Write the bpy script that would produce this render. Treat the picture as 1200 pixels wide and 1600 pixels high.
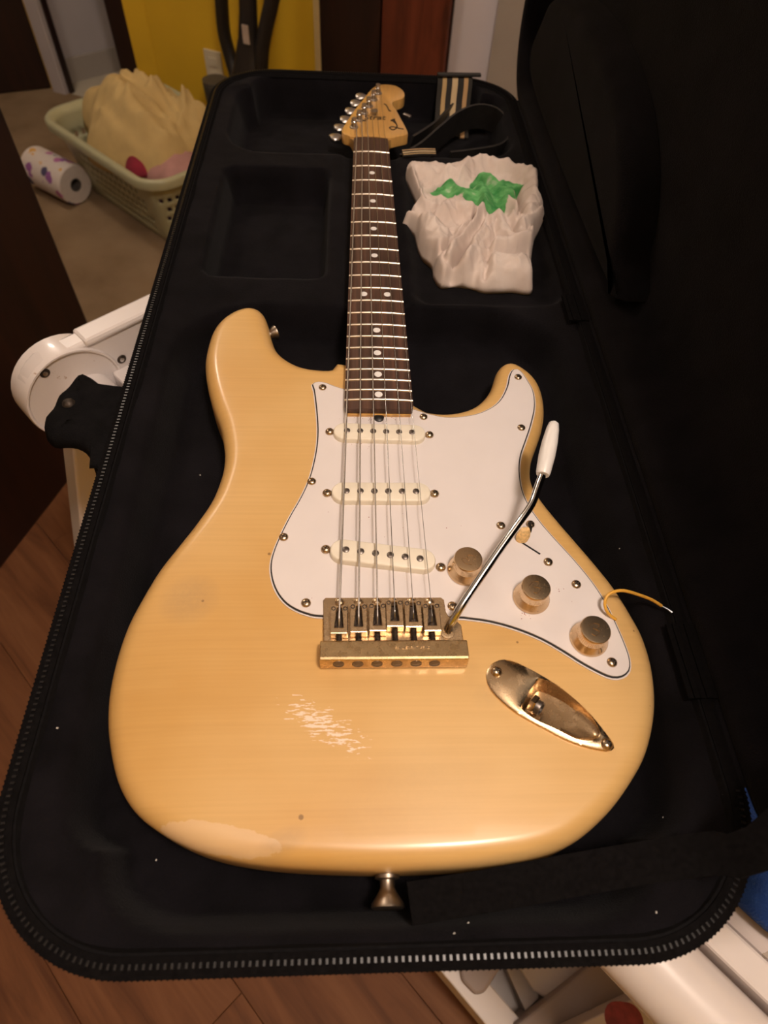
import bpy, bmesh, math, random
import numpy as np
from mathutils import Vector, Matrix, noise

random.seed(7)
for o in list(bpy.data.objects):
    bpy.data.objects.remove(o, do_unlink=True)
scene = bpy.context.scene
COL = scene.collection
Z0 = 0.85            # guitar top plane height above the floor; all modelling below is relative to that plane
FLOOR = -0.85

# ------------------------------------------------------------------ camera
CAM = Vector((-0.02220622, -0.19087352, 0.38847976))
ROT = (0.61929579, -0.04364262, -0.02609012)
FPX = 1003.0
cam = bpy.data.cameras.new('camera')
cam_o = bpy.data.objects.new('camera', cam)
COL.objects.link(cam_o)
cam_o.location = CAM + Vector((0, 0, Z0))
cam_o.rotation_euler = ROT
cam.sensor_fit = 'VERTICAL'
cam.sensor_height = 36.0
cam.sensor_width = 27.0
cam.lens = FPX / 1600.0 * 36.0
cam.clip_start = 0.01
cam.dof.use_dof = True
cam.dof.focus_distance = 0.50
cam.dof.aperture_fstop = 8.0
scene.camera = cam_o
from mathutils import Euler
RM = Euler(ROT, 'XYZ').to_matrix()

def at(px, py, z):
    d = RM @ Vector(((px - 600) / FPX, -(py - 800) / FPX, -1.0))
    t = (z - CAM.z) / d.z
    return CAM + d * t

# ------------------------------------------------------------------ world, light, exposure
world = bpy.data.worlds.new('world')
scene.world = world
world.use_nodes = True
world.node_tree.nodes['Background'].inputs[0].default_value = (0.55, 0.45, 0.38, 1)
world.node_tree.nodes['Background'].inputs[1].default_value = 0.05
LAMP = Vector((0.26, -0.30, 1.36))
la = bpy.data.lights.new('ceiling_bulb', 'POINT')
la.shadow_soft_size = 0.10
la.energy = 47.0
la.color = (1.0, 0.83, 0.71)
la_o = bpy.data.objects.new('ceiling_bulb', la)
COL.objects.link(la_o)
la_o.location = LAMP + Vector((0, 0, Z0))
FILL = Vector((-1.05, 1.75, 1.36))             # unseen fill light added over the carpeted half to brighten the background
lb = bpy.data.lights.new('carpet_side_fill', 'POINT')
lb.shadow_soft_size = 0.10
lb.energy = 21.0
lb.color = (1.0, 0.83, 0.68)
lb_o = bpy.data.objects.new('carpet_side_fill', lb)
COL.objects.link(lb_o)
lb_o.location = FILL + Vector((0, 0, Z0))
vs = scene.view_settings
vs.view_transform = 'Standard'
vs.look = 'None'
vs.exposure = -0.06
vs.gamma = 1.0
vs.use_curve_mapping = False

# ------------------------------------------------------------------ materials
def new_mat(name):
    m = bpy.data.materials.new(name)
    m.use_nodes = True
    nt = m.node_tree
    return m, nt, nt.nodes, nt.links, nt.nodes['Principled BSDF']

def setin(b, **kw):
    for k, v in kw.items():
        k = {'rough': 'Roughness', 'metal': 'Metallic', 'spec': 'Specular IOR Level', 'coat': 'Coat Weight',
             'coat_rough': 'Coat Roughness', 'sheen': 'Sheen Weight', 'sheen_rough': 'Sheen Roughness',
             'sss': 'Subsurface Weight'}[k]
        b.inputs[k].default_value = v

def texco(nd, lk, scale=(1, 1, 1), rot=(0, 0, 0), kind='Object'):
    tc = nd.new('ShaderNodeTexCoord')
    mp = nd.new('ShaderNodeMapping')
    mp.inputs['Scale'].default_value = scale
    mp.inputs['Rotation'].default_value = rot
    lk.new(tc.outputs[kind], mp.inputs['Vector'])
    return mp.outputs['Vector']

def noise_n(nd, lk, vec, scale, detail=3, rough=.5):
    n = nd.new('ShaderNodeTexNoise')
    n.inputs['Scale'].default_value = scale
    n.inputs['Detail'].default_value = detail
    n.inputs['Roughness'].default_value = rough
    lk.new(vec, n.inputs['Vector'])
    return n.outputs['Fac']

def ramp(nd, lk, fac, stops):
    r = nd.new('ShaderNodeValToRGB')
    e = r.color_ramp.elements
    while len(e) < len(stops):
        e.new(0.5)
    for i, (p_, c) in enumerate(stops):
        e[i].position = p_
        e[i].color = (*c, 1) if len(c) == 3 else c
    lk.new(fac, r.inputs['Fac'])
    return r.outputs['Color']

def mixc(nd, lk, fac, a, b, mode='MIX'):
    m = nd.new('ShaderNodeMix')
    m.data_type = 'RGBA'
    m.blend_type = mode
    for s, v in ((0, fac), (6, a), (7, b)):
        if hasattr(v, 'type') and hasattr(v, 'links'):
            lk.new(v, m.inputs[s])
        else:
            m.inputs[s].default_value = v if s == 0 else (*v, 1)
    return m.outputs[2]

def mth(nd, lk, op, a, b=None, c=None):
    m = nd.new('ShaderNodeMath')
    m.operation = op
    for i, v in enumerate((a, b, c)):
        if v is None:
            continue
        if hasattr(v, 'links'):
            lk.new(v, m.inputs[i])
        else:
            m.inputs[i].default_value = v
    return m.outputs[0]

def bump(nd, lk, b, h, strength, dist=0.001):
    n = nd.new('ShaderNodeBump')
    n.inputs['Strength'].default_value = strength
    n.inputs['Distance'].default_value = dist
    lk.new(h, n.inputs['Height'])
    lk.new(n.outputs['Normal'], b.inputs['Normal'])

def simple(name, col, var=.12, scale=40, bump_s=0.0, bscale=None, stretch=(1, 1, 1), bdist=.0005, **kw):
    m, nt, nd, lk, b = new_mat(name)
    v = texco(nd, lk, stretch)
    f = noise_n(nd, lk, v, scale, 4)
    lo = tuple(c * (1 - var) for c in col)
    hi = tuple(min(1, c * (1 + var)) for c in col)
    lk.new(ramp(nd, lk, f, [(0.3, lo), (0.7, hi)]), b.inputs['Base Color'])
    if bump_s:
        h = noise_n(nd, lk, v, bscale or scale * 4, 3)
        bump(nd, lk, b, h, bump_s, bdist)
    setin(b, **kw)
    return m

M = {}
M['pick_white'] = simple('pickguard_white', (0.73, 0.675, 0.66), .02, 30, rough=.32, spec=.5)
M['pick_black'] = simple('pickguard_black_ply', (0.012, 0.011, 0.011), .1, rough=.4)
M['cream_plastic'] = simple('aged_cream_plastic', (0.80, 0.73, 0.60), .03, 60, rough=.38)
M['white_plastic'] = simple('white_plastic', (0.80, 0.77, 0.74), .03, 60, rough=.3)
M['steel'] = simple('nickel_steel', (0.62, 0.60, 0.57), .08, 300, metal=1, rough=.22)
M['chrome'] = simple('chrome_arm', (0.62, 0.61, 0.60), .05, 90, metal=1, rough=.08)
M['pole'] = simple('dull_magnet_steel', (0.20, 0.17, 0.15), .2, 500, metal=.9, rough=.4)
M['dark_metal'] = simple('grimy_dark_metal', (0.06, 0.045, 0.035), .5, 400, metal=.6, rough=.55)
M['string'] = simple('wound_string', (0.62, 0.57, 0.52), .1, 800, metal=1, rough=.42)
M['tuner'] = simple('tuner_nickel', (0.50, 0.47, 0.44), .1, 200, metal=1, rough=.38)
M['pearl'] = simple('dot_inlay', (0.82, 0.80, 0.78), .05, 300, rough=.35)
M['ink'] = simple('black_ink', (0.03, 0.018, 0.010), .2, rough=.5)
M['wire_yellow'] = simple('yellow_wire', (0.80, 0.42, 0.06), .06, 80, rough=.4)
M['wire_bare'] = simple('bare_copper', (0.35, 0.37, 0.40), .1, 300, metal=1, rough=.35)
M['stub'] = simple('broken_switch_plastic', (0.72, 0.47, 0.20), .25, 500, rough=.6)
M['fret'] = simple('fret_wire', (0.72, 0.66, 0.58), .05, 300, metal=1, rough=.28)
M['maple'] = simple('maple_neck', (0.60, 0.33, 0.095), .10, 60, stretch=(6, .5, 1), rough=.28, coat=.4)
M['old_nickel'] = simple('aged_nickel', (0.40, 0.33, 0.26), .15, 300, metal=1, rough=.36)
M['paper_white'] = simple('paper_towel', (0.60, 0.54, 0.49), .04, 60, rough=.9)
M['red_print'] = simple('red_ink_print', (0.25, 0.035, 0.045), .25, 120, rough=.6)

def gold(name, tarn=.5, col=(0.72, 0.54, 0.34)):
    m, nt, nd, lk, b = new_mat(name)
    v = texco(nd, lk)
    f = noise_n(nd, lk, v, 160, 6, .65)
    f2 = noise_n(nd, lk, v, 700, 3)
    mask = ramp(nd, lk, mth(nd, lk, 'ADD', mth(nd, lk, 'MULTIPLY', f, .8), mth(nd, lk, 'MULTIPLY', f2, .2)),
                [(.62 - .25 * tarn, (0, 0, 0)), (.72 - .15 * tarn, (1, 1, 1))])
    c = mixc(nd, lk, mask, col, tuple(q * k for q, k in zip(col, (.74, .71, .68))))
    lk.new(c, b.inputs['Base Color'])
    r = nd.new('ShaderNodeMapRange')
    r.inputs['To Min'].default_value = .26
    r.inputs['To Max'].default_value = .40
    lk.new(mask, r.inputs['Value'])
    lk.new(r.outputs['Result'], b.inputs['Roughness'])
    setin(b, metal=1)
    bump(nd, lk, b, f2, .08, .0004)
    return m
M['gold'] = gold('worn_gold_plate', .45)
M['gold_clean'] = gold('gold_plate', .12, (0.70, 0.52, 0.33))
M['brass_screw'] = gold('brass_screw', .55, (0.55, 0.42, 0.28))
M['gold_green'] = gold('tarnished_gold', .75, (0.74, 0.55, 0.31))

def body_mat():
    m, nt, nd, lk, b = new_mat('aged_blonde_lacquer')
    v = texco(nd, lk)
    big = noise_n(nd, lk, v, 7, 3)
    col = ramp(nd, lk, big, [(.30, (0.60, 0.335, 0.095)), (.70, (0.70, 0.455, 0.185))])
    g = noise_n(nd, lk, texco(nd, lk, (9, 420, 30)), 1.0, 4)
    gm = ramp(nd, lk, g, [(.35, (.965, .955, .94)), (.65, (1.01, 1.01, 1.015))])
    col = mixc(nd, lk, 1.0, col, gm, 'MULTIPLY')
    # scattered dark dings
    vo = nd.new('ShaderNodeTexVoronoi')
    vo.inputs['Scale'].default_value = 45
    lk.new(v, vo.inputs['Vector'])
    nz = noise_n(nd, lk, v, 33, 2)
    d = mth(nd, lk, 'LESS_THAN', mth(nd, lk, 'ADD', vo.outputs['Distance'], mth(nd, lk, 'MULTIPLY', nz, .35)), .185)
    col = mixc(nd, lk, mth(nd, lk, 'MULTIPLY', d, .75), col, (0.20, 0.10, 0.03))
    sep = nd.new('ShaderNodeSeparateXYZ')
    lk.new(v, sep.inputs[0])
    X, Y = sep.outputs[0], sep.outputs[1]

    def zone(c, rad, ang, soft=1.0):
        dx = mth(nd, lk, 'SUBTRACT', X, c[0])
        dy = mth(nd, lk, 'SUBTRACT', Y, c[1])
        ca, sa = math.cos(ang), math.sin(ang)
        l = mth(nd, lk, 'ADD', mth(nd, lk, 'MULTIPLY', dx, ca / rad[0]), mth(nd, lk, 'MULTIPLY', dy, sa / rad[0]))
        q = mth(nd, lk, 'ADD', mth(nd, lk, 'MULTIPLY', dx, -sa / rad[1]), mth(nd, lk, 'MULTIPLY', dy, ca / rad[1]))
        r2 = mth(nd, lk, 'ADD', mth(nd, lk, 'MULTIPLY', l, l), mth(nd, lk, 'MULTIPLY', q, q))
        return mth(nd, lk, 'MAXIMUM', mth(nd, lk, 'SUBTRACT', 1.0, r2), 0.0)
    # white belt-side wear patch
    a, c = at(428, 1088, 0), at(590, 1182, 0)
    mid = (a + c) / 2
    z1 = zone((mid.x, mid.y), ((c - a).length / 2, .0115), math.atan2(c.y - a.y, c.x - a.x))
    sn = noise_n(nd, lk, texco(nd, lk, (120, 620, 1)), 1.0, 4, .62)
    w = mth(nd, lk, 'GREATER_THAN', mth(nd, lk, 'ADD', sn, mth(nd, lk, 'MULTIPLY', z1, .17)), .665)
    w = mth(nd, lk, 'MULTIPLY', w, mth(nd, lk, 'GREATER_THAN', z1, .03))
    col = mixc(nd, lk, mth(nd, lk, 'MULTIPLY', w, .85), col, (0.86, 0.72, 0.60))
    # pale gloss reflection painted into the lower-left edge, then smudges of grime
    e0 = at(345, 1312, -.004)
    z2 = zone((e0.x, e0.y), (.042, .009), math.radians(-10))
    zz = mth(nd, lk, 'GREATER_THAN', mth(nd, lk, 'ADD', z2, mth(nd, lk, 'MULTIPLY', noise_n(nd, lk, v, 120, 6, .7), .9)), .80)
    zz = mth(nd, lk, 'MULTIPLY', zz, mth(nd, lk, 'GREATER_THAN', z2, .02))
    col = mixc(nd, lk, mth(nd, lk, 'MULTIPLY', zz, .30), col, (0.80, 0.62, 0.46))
    for (px, py, rx, ry, s) in ((296, 935, .022, .02, .55), (440, 1318, .016, .008, .5), (640, 1240, .06, .03, .18), (930, 1010, .02, .03, .2), (780, 1080, .02, .01, .3)):
        cpt = at(px, py, 0)
        z3 = zone((cpt.x, cpt.y), (rx, ry), 0.4)
        f = mth(nd, lk, 'MULTIPLY', z3, mth(nd, lk, 'MULTIPLY', noise_n(nd, lk, v, 300, 6, .75), s))
        col = mixc(nd, lk, f, col, (0.33, 0.22, 0.12))
    lk.new(col, b.inputs['Base Color'])
    setin(b, rough=.36, coat=.35, coat_rough=.16, spec=.5)
    bump(nd, lk, b, g, .03, .0004)
    return m
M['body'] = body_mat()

def rosewood():
    m, nt, nd, lk, b = new_mat('rosewood_fretboard')
    v = texco(nd, lk, (260, 9, 60))
    f = noise_n(nd, lk, v, 1, 5, .6)
    lk.new(ramp(nd, lk, f, [(.3, (0.030, 0.014, 0.009)), (.55, (0.075, 0.034, 0.022)), (.75, (0.13, 0.058, 0.034))]), b.inputs['Base Color'])
    setin(b, rough=.5)
    bump(nd, lk, b, f, .15, .0003)
    return m
M['rosewood'] = rosewood()

def plush(name, col, var=.5):
    m, nt, nd, lk, b = new_mat(name)
    v = texco(nd, lk)
    big = noise_n(nd, lk, v, 22, 4, .6)
    fine = noise_n(nd, lk, v, 900, 2)
    f = mth(nd, lk, 'ADD', mth(nd, lk, 'MULTIPLY', big, .75), mth(nd, lk, 'MULTIPLY', fine, .25))
    lk.new(ramp(nd, lk, f, [(.35, tuple(c * (1 - var) for c in col)), (.68, tuple(c * (1 + var) for c in col))]), b.inputs['Base Color'])
    setin(b, rough=.95, spec=.08, sheen=.03, sheen_rough=.5)
    bump(nd, lk, b, fine, .5, .0012)
    return m
M['plush'] = plush('black_plush_lining', (0.0056, 0.0048, 0.0060))
M['nylon'] = simple('black_nylon_shell', (0.006, 0.0055, 0.006), .3, 300, .4, 900, rough=.9, spec=.08)
M['zip_tape'] = simple('black_zip_tape', (0.0050, 0.0044, 0.0046), .3, 400, .3, 900, rough=.95, spec=.05)
M['zip'] = simple('zip_teeth_black', (0.010, 0.009, 0.009), .2, 400, rough=.30, spec=.38)
M['leather'] = simple('black_leather', (0.018, 0.016, 0.015), .3, 120, .3, 500, rough=.5)
M['fleece'] = simple('black_fleece', (0.006, 0.0055, 0.006), .35, 90, .6, 700, rough=.95, spec=.1, bdist=.002)
M['blue_plush'] = simple('blue_plush', (0.012, 0.040, 0.165), .45, 28, .6, 500, rough=.95, spec=.1, sheen=.15, bdist=.003)
M['table_white'] = simple('white_painted_wood', (0.74, 0.68, 0.66), .04, 14, .03, 200, rough=.25, coat=.6, coat_rough=.06)
M['scuff'] = simple('scuffed_paint', (0.46, 0.33, 0.26), .3, 60, rough=.6)
M['laundry_tan'] = simple('tan_cotton_sheet', (0.52, 0.375, 0.155), .06, 30, .2, 700, rough=.9)
M['laundry_pink'] = simple('dusty_pink_cotton', (0.42, 0.22, 0.20), .1, 30, .2, 700, rough=.9)
M['laundry_red'] = simple('dark_red_cotton', (0.22, 0.012, 0.03), .2, 30, .2, 700, rough=.9)
M['laundry_purple'] = simple('purple_cotton', (0.10, 0.035, 0.085), .3, 25, .2, 700, rough=.9)
M['basket'] = simple('sage_plastic', (0.40, 0.39, 0.24), .04, 20, rough=.35)
M['yellow_wall'] = simple('yellow_wall_paint', (0.68, 0.42, 0.018), .05, 6, .15, 150, rough=.6, bdist=.001)
M['white_wall'] = simple('lilac_white_wall_paint', (0.60, 0.56, 0.60), .04, 6, .15, 150, rough=.65, bdist=.001)
M['ceiling'] = simple('ceiling_paint', (0.75, 0.72, 0.68), .03, 6, rough=.8)
M['far_wall'] = simple('grey_white_paint', (0.46, 0.42, 0.42), .05, 5, rough=.6)
M['tile'] = simple('beige_vinyl', (0.50, 0.44, 0.34), .08, 9, rough=.45)
M['base_grey'] = simple('grey_baseboard_paint', (0.36, 0.32, 0.28), .06, 8, rough=.5)
M['outlet'] = simple('ivory_outlet', (0.60, 0.53, 0.38), .03, 30, rough=.4)
M['vac_black'] = simple('black_vacuum_plastic', (0.014, 0.011, 0.010), .2, 40, rough=.45)
M['vac_grey'] = simple('grey_vacuum_plastic', (0.055, 0.050, 0.042), .2, 40, rough=.5)
M['sticker'] = simple('pale_sticker', (0.42, 0.33, 0.27), .1, 60, rough=.6)
M['card'] = simple('cardboard_core', (0.10, 0.085, 0.07), .2, 60, rough=.9)
M['paper'] = simple('book_paper', (0.42, 0.38, 0.36), .15, 30, stretch=(1, 1, 14), rough=.9)
M['lamp_base'] = simple('lamp_base', (0.7, 0.68, 0.65), .03, rough=.4)

def wood(name, cols, scale, stretch, rot=0, rough=.45, wide=1.0, coat=0.0):
    m, nt, nd, lk, b = new_mat(name)
    v = texco(nd, lk, stretch, (0, 0, rot))
    oi = nd.new('ShaderNodeObjectInfo')
    va = nd.new('ShaderNodeVectorMath')
    va.operation = 'ADD'
    lk.new(v, va.inputs[0])
    cx = nd.new('ShaderNodeCombineXYZ')
    lk.new(mth(nd, lk, 'MULTIPLY', oi.outputs['Random'], 37.0), cx.inputs[0])
    lk.new(mth(nd, lk, 'MULTIPLY', oi.outputs['Random'], 11.0), cx.inputs[1])
    lk.new(cx.outputs[0], va.inputs[1])
    n1 = nd.new('ShaderNodeTexNoise')
    n1.inputs['Scale'].default_value = scale
    n1.inputs['Detail'].default_value = 6
    n1.inputs['Roughness'].default_value = .6
    n1.inputs['Distortion'].default_value = .9
    lk.new(va.outputs[0], n1.inputs['Vector'])
    n = len(cols)
    c = ramp(nd, lk, n1.outputs['Fac'], [(.28 + .46 * i / (n - 1), cols[i]) for i in range(n)])
    lk.new(c, b.inputs['Base Color'])
    setin(b, rough=rough, coat=coat)
    bump(nd, lk, b, n1.outputs['Fac'], .08, .0008)
    return m
M['laminate'] = wood('reddish_laminate', [(0.105, 0.040, 0.017), (0.19, 0.078, 0.033), (0.25, 0.112, 0.050)], 1.0, (3.0, 26, 5), 0, .62)
M['laminate'].node_tree.nodes['Principled BSDF'].inputs['Specular IOR Level'].default_value = .25
M['dark_wood'] = wood('dark_mahogany', [(0.008, 0.0028, 0.002), (0.018, 0.0055, 0.0032), (0.030, 0.0085, 0.0045)], 1.0, (22, 22, 2.0), 0, .45)
M['red_wood'] = wood('red_brown_wood_grain', [(0.05, 0.014, 0.007), (0.13, 0.030, 0.013), (0.19, 0.048, 0.022)], 1.0, (18, 18, 3.0), 0, .4)

def carpet_mat():
    m, nt, nd, lk, b = new_mat('brown_carpet')
    v = texco(nd, lk)
    f = noise_n(nd, lk, v, 6, 4)
    f2 = noise_n(nd, lk, v, 420, 3, .7)
    s = mth(nd, lk, 'ADD', mth(nd, lk, 'MULTIPLY', f, .6), mth(nd, lk, 'MULTIPLY', f2, .4))
    lk.new(ramp(nd, lk, s, [(.3, (0.19, 0.125, 0.070)), (.7, (0.36, 0.255, 0.155))]), b.inputs['Base Color'])
    setin(b, rough=1.0, spec=.05)
    bump(nd, lk, b, f2, .8, .004)
    return m
M['carpet'] = carpet_mat()

def printed(name, base, blobs, scale, thr):
    """pale cloth or paper with small scattered coloured motifs"""
    m, nt, nd, lk, b = new_mat(name)
    v = texco(nd, lk)
    vo = nd.new('ShaderNodeTexVoronoi')
    vo.inputs['Scale'].default_value = scale
    lk.new(v, vo.inputs['Vector'])
    wob = noise_n(nd, lk, v, scale * 5, 2)
    d = mth(nd, lk, 'ADD', vo.outputs['Distance'], mth(nd, lk, 'MULTIPLY', mth(nd, lk, 'SUBTRACT', wob, .5), .35))
    mask = mth(nd, lk, 'LESS_THAN', d, thr)
    sp = nd.new('ShaderNodeSeparateColor')
    lk.new(vo.outputs['Color'], sp.inputs[0])
    n = len(blobs)
    r = nd.new('ShaderNodeValToRGB')
    r.color_ramp.interpolation = 'CONSTANT'
    e = r.color_ramp.elements
    while len(e) < n:
        e.new(.5)
    for i, c in enumerate(blobs):
        e[i].position = i / n
        e[i].color = (*c, 1)
    lk.new(sp.outputs[0], r.inputs['Fac'])
    lk.new(mixc(nd, lk, mask, base, r.outputs['Color']), b.inputs['Base Color'])
    setin(b, rough=.75)
    return m
M['pad_print'] = printed('cream_pad_fabric_small_motifs', (0.60, 0.52, 0.49), [(0.40, 0.30, 0.20), (0.46, 0.38, 0.26), (0.42, 0.34, 0.28)], 34, .16)
M['towel_print'] = printed('paper_towel_flower_print', (0.62, 0.55, 0.50), [(0.28, 0.10, 0.30), (0.62, 0.34, 0.07), (0.07, 0.06, 0.13), (0.45, 0.15, 0.33)], 26, .40)
M['floral'] = printed('white_floral_cloth', (0.56, 0.50, 0.47), [(0.50, 0.36, 0.15), (0.55, 0.40, 0.20), (0.26, 0.24, 0.14)], 16, .34)
def scuffed():
    m, nt, nd, lk, b = new_mat('chipped_white_paint')
    v = texco(nd, lk)
    f = noise_n(nd, lk, v, 55, 6, .7)
    k = ramp(nd, lk, f, [(.645, (0, 0, 0)), (.68, (1, 1, 1))])
    lk.new(mixc(nd, lk, k, (0.74, 0.68, 0.66), (0.42, 0.29, 0.22)), b.inputs['Base Color'])
    setin(b, rough=.3, coat=.3)
    return m
M['table_scuffed'] = scuffed()
M['lint'] = simple('pale_lint', (0.45, 0.42, 0.38), .2, 60, rough=.9)
M['shelf_white'] = simple('white_laminate', (0.66, 0.60, 0.57), .03, 10, rough=.4)
M['bin_grey'] = simple('grey_beige_board', (0.33, 0.27, 0.25), .06, 10, rough=.6)

def webbing_mat():
    m, nt, nd, lk, b = new_mat('striped_webbing')
    v = texco(nd, lk, kind='UV')
    sp = nd.new('ShaderNodeSeparateXYZ')
    lk.new(v, sp.inputs[0])
    r = nd.new('ShaderNodeValToRGB')
    r.color_ramp.interpolation = 'CONSTANT'
    st = [(0, (.02, .016, .012)), (.14, (.45, .30, .13)), (.26, (.015, .012, .010)), (.42, (.55, .40, .22)), (.58, (.015, .012, .010)), (.76, (.45, .27, .12)), (.88, (.02, .016, .012))]
    e = r.color_ramp.elements
    while len(e) < len(st):
        e.new(.5)
    for i, (p_, c) in enumerate(st):
        e[i].position = p_
        e[i].color = (*c, 1)
    lk.new(sp.outputs[1], r.inputs['Fac'])
    lk.new(r.outputs['Color'], b.inputs['Base Color'])
    setin(b, rough=.85)
    return m
M['webbing'] = webbing_mat()

def rag_mat():
    m, nt, nd, lk, b = new_mat('beige_cotton_with_green_paint')
    v = texco(nd, lk)
    f = noise_n(nd, lk, v, 30, 4)
    col = ramp(nd, lk, f, [(.3, (0.60, 0.49, 0.43)), (.7, (0.70, 0.60, 0.54))])
    att = nd.new('ShaderNodeAttribute')
    att.attribute_name = 'print'
    n2 = noise_n(nd, lk, v, 70, 5, .6)
    k = mth(nd, lk, 'ADD', att.outputs['Fac'], mth(nd, lk, 'MULTIPLY', mth(nd, lk, 'SUBTRACT', n2, .5), .7))
    mask = ramp(nd, lk, k, [(.28, (0, 0, 0)), (.40, (1, 1, 1))])
    g = noise_n(nd, lk, texco(nd, lk, (60, 160, 60)), 1, 4)
    gc = ramp(nd, lk, g, [(.35, (0.055, 0.26, 0.075)), (.62, (0.16, 0.44, 0.16)), (.75, (.45, .55, .38))])
    col = mixc(nd, lk, mask, col, gc)
    lk.new(col, b.inputs['Base Color'])
    setin(b, rough=.9, spec=.15)
    bump(nd, lk, b, noise_n(nd, lk, v, 1400, 2), .25, .0006)
    return m
M['rag'] = rag_mat()

# ------------------------------------------------------------------ geometry helpers
class G:
    def __init__(self):
        self.v, self.f, self.uv = [], [], {}

    def add(self, vs_, fs_):
        n = len(self.v)
        self.v += [Vector(q) for q in vs_]
        self.f += [tuple(i + n for i in f) for f in fs_]
        return self

    def box(self, c, s, rz=0.0, M_=None):
        c = Vector(c)
        R = M_ or Matrix.Rotation(rz, 3, 'Z')
        hx, hy, hz = s[0] / 2, s[1] / 2, s[2] / 2
        vs_ = [c + R @ Vector((x, y, z)) for z in (-hz, hz) for (x, y) in ((-hx, -hy), (hx, -hy), (hx, hy), (-hx, hy))]
        return self.add(vs_, [(3, 2, 1, 0), (4, 5, 6, 7), (0, 1, 5, 4), (1, 2, 6, 5), (2, 3, 7, 6), (3, 0, 4, 7)])

    def tube(self, pts, r, n=10, cap=True):
        pts = [Vector(q) for q in pts]
        rs = r if isinstance(r, (list, tuple)) else [r] * len(pts)
        rings, prev = [], None
        for i, q in enumerate(pts):
            t = (pts[min(i + 1, len(pts) - 1)] - pts[max(i - 1, 0)]).normalized()
            if prev is None:
                a = Vector((0, 0, 1)) if abs(t.z) < .9 else Vector((1, 0, 0))
                x = t.cross(a).normalized()
            else:
                x = (prev - t * prev.dot(t)).normalized()
            prev = x
            y = t.cross(x)
            rings.append([q + (x * math.cos(2 * math.pi * k / n) + y * math.sin(2 * math.pi * k / n)) * rs[i] for k in range(n)])
        return self.loft(rings, cap)

    def loft(self, rings, cap=True, closed=True):
        n = len(rings[0])
        vs_ = [q for rg in rings for q in rg]
        fs_ = []
        for i in range(len(rings) - 1):
            for k in range(n if closed else n - 1):
                a, b_ = i * n + k, i * n + (k + 1) % n
                fs_.append((a, b_, b_ + n, a + n))
        if cap:
            fs_.append(tuple(range(n - 1, -1, -1)))
            fs_.append(tuple((len(rings) - 1) * n + k for k in range(n)))
        return self.add(vs_, fs_)

    def lathe(self, prof, c, axis=(0, 0, 1), n=24, cap=True):
        """prof: (radius, height) pairs along axis from c"""
        c, ax = Vector(c), Vector(axis).normalized()
        a = Vector((1, 0, 0)) if abs(ax.x) < .9 else Vector((0, 1, 0))
        x = (a - ax * a.dot(ax)).normalized()
        y = ax.cross(x)
        rings = [[c + ax * h + (x * math.cos(2 * math.pi * k / n) + y * math.sin(2 * math.pi * k / n)) * max(r, 1e-5) for k in range(n)] for r, h in prof]
        return self.loft(rings, cap)

    def prism(self, poly, z0, z1):
        n = len(poly)
        return self.add([(q[0], q[1], z0) for q in poly] + [(q[0], q[1], z1) for q in poly],
                        [tuple(range(n - 1, -1, -1)), tuple(range(n, 2 * n))] + [(i, (i + 1) % n, n + (i + 1) % n, n + i) for i in range(n)])

def world_loc(o):
    l = Vector(o.location)
    while o.parent:
        o = o.parent
        l = l + Vector(o.location)
    return l

def obj(name, g, mat, parent=None, smooth=40, loc=None, bevel=0, sub=0, solid=0):
    """link one mesh object; coordinates in g are relative to the guitar top plane"""
    if loc is None:
        if parent is not None:
            org = world_loc(parent) - Vector((0, 0, Z0))
        else:
            xs = [q.x for q in g.v]; ys = [q.y for q in g.v]; zs = [q.z for q in g.v]
            org = Vector(((min(xs) + max(xs)) / 2, (min(ys) + max(ys)) / 2, min(zs)))
    else:
        org = Vector(loc)
    me = bpy.data.meshes.new(name)
    me.from_pydata([q - org for q in g.v], [], g.f)
    bm = bmesh.new()
    bm.from_mesh(me)
    bmesh.ops.recalc_face_normals(bm, faces=bm.faces)
    bm.to_mesh(me)
    bm.free()
    me.materials.append(M[mat] if isinstance(mat, str) else mat)
    o = bpy.data.objects.new(name, me)
    COL.objects.link(o)
    if parent is not None:
        o.parent = parent
        o.location = org + Vector((0, 0, Z0)) - world_loc(parent)
    else:
        o.location = org + Vector((0, 0, Z0))
    if bevel:
        md = o.modifiers.new('bevel', 'BEVEL')
        md.width = bevel
        md.segments = 2
        md.limit_method = 'ANGLE'
        md.angle_limit = math.radians(35)
    if solid:
        md = o.modifiers.new('solid', 'SOLIDIFY')
        md.thickness = solid
        md.offset = 0
    if sub:
        md = o.modifiers.new('sub', 'SUBSURF')
        md.levels = sub
        md.render_levels = sub
    if smooth:
        for p_ in me.polygons:
            p_.use_smooth = True
        if smooth < 180:
            me.set_sharp_from_angle(angle=math.radians(smooth))
    return o

def clone(o, offset, parent=None):
    c = o.copy()
    COL.objects.link(c)
    c.parent = parent or o.parent
    c.location = Vector(o.location) + Vector(offset)
    return c

def tag(o, label=None, cat=None, group=None, kind=None):
    if label: o['label'] = label
    if cat: o['category'] = cat
    if group: o['group'] = group
    if kind: o['kind'] = kind
    return o

def thing(name, label, cat, loc, group=None):
    o = bpy.data.objects.new(name, None)
    COL.objects.link(o)
    o.empty_display_size = .05
    o.location = Vector(loc) + Vector((0, 0, Z0))
    return tag(o, label, cat, group)

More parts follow.
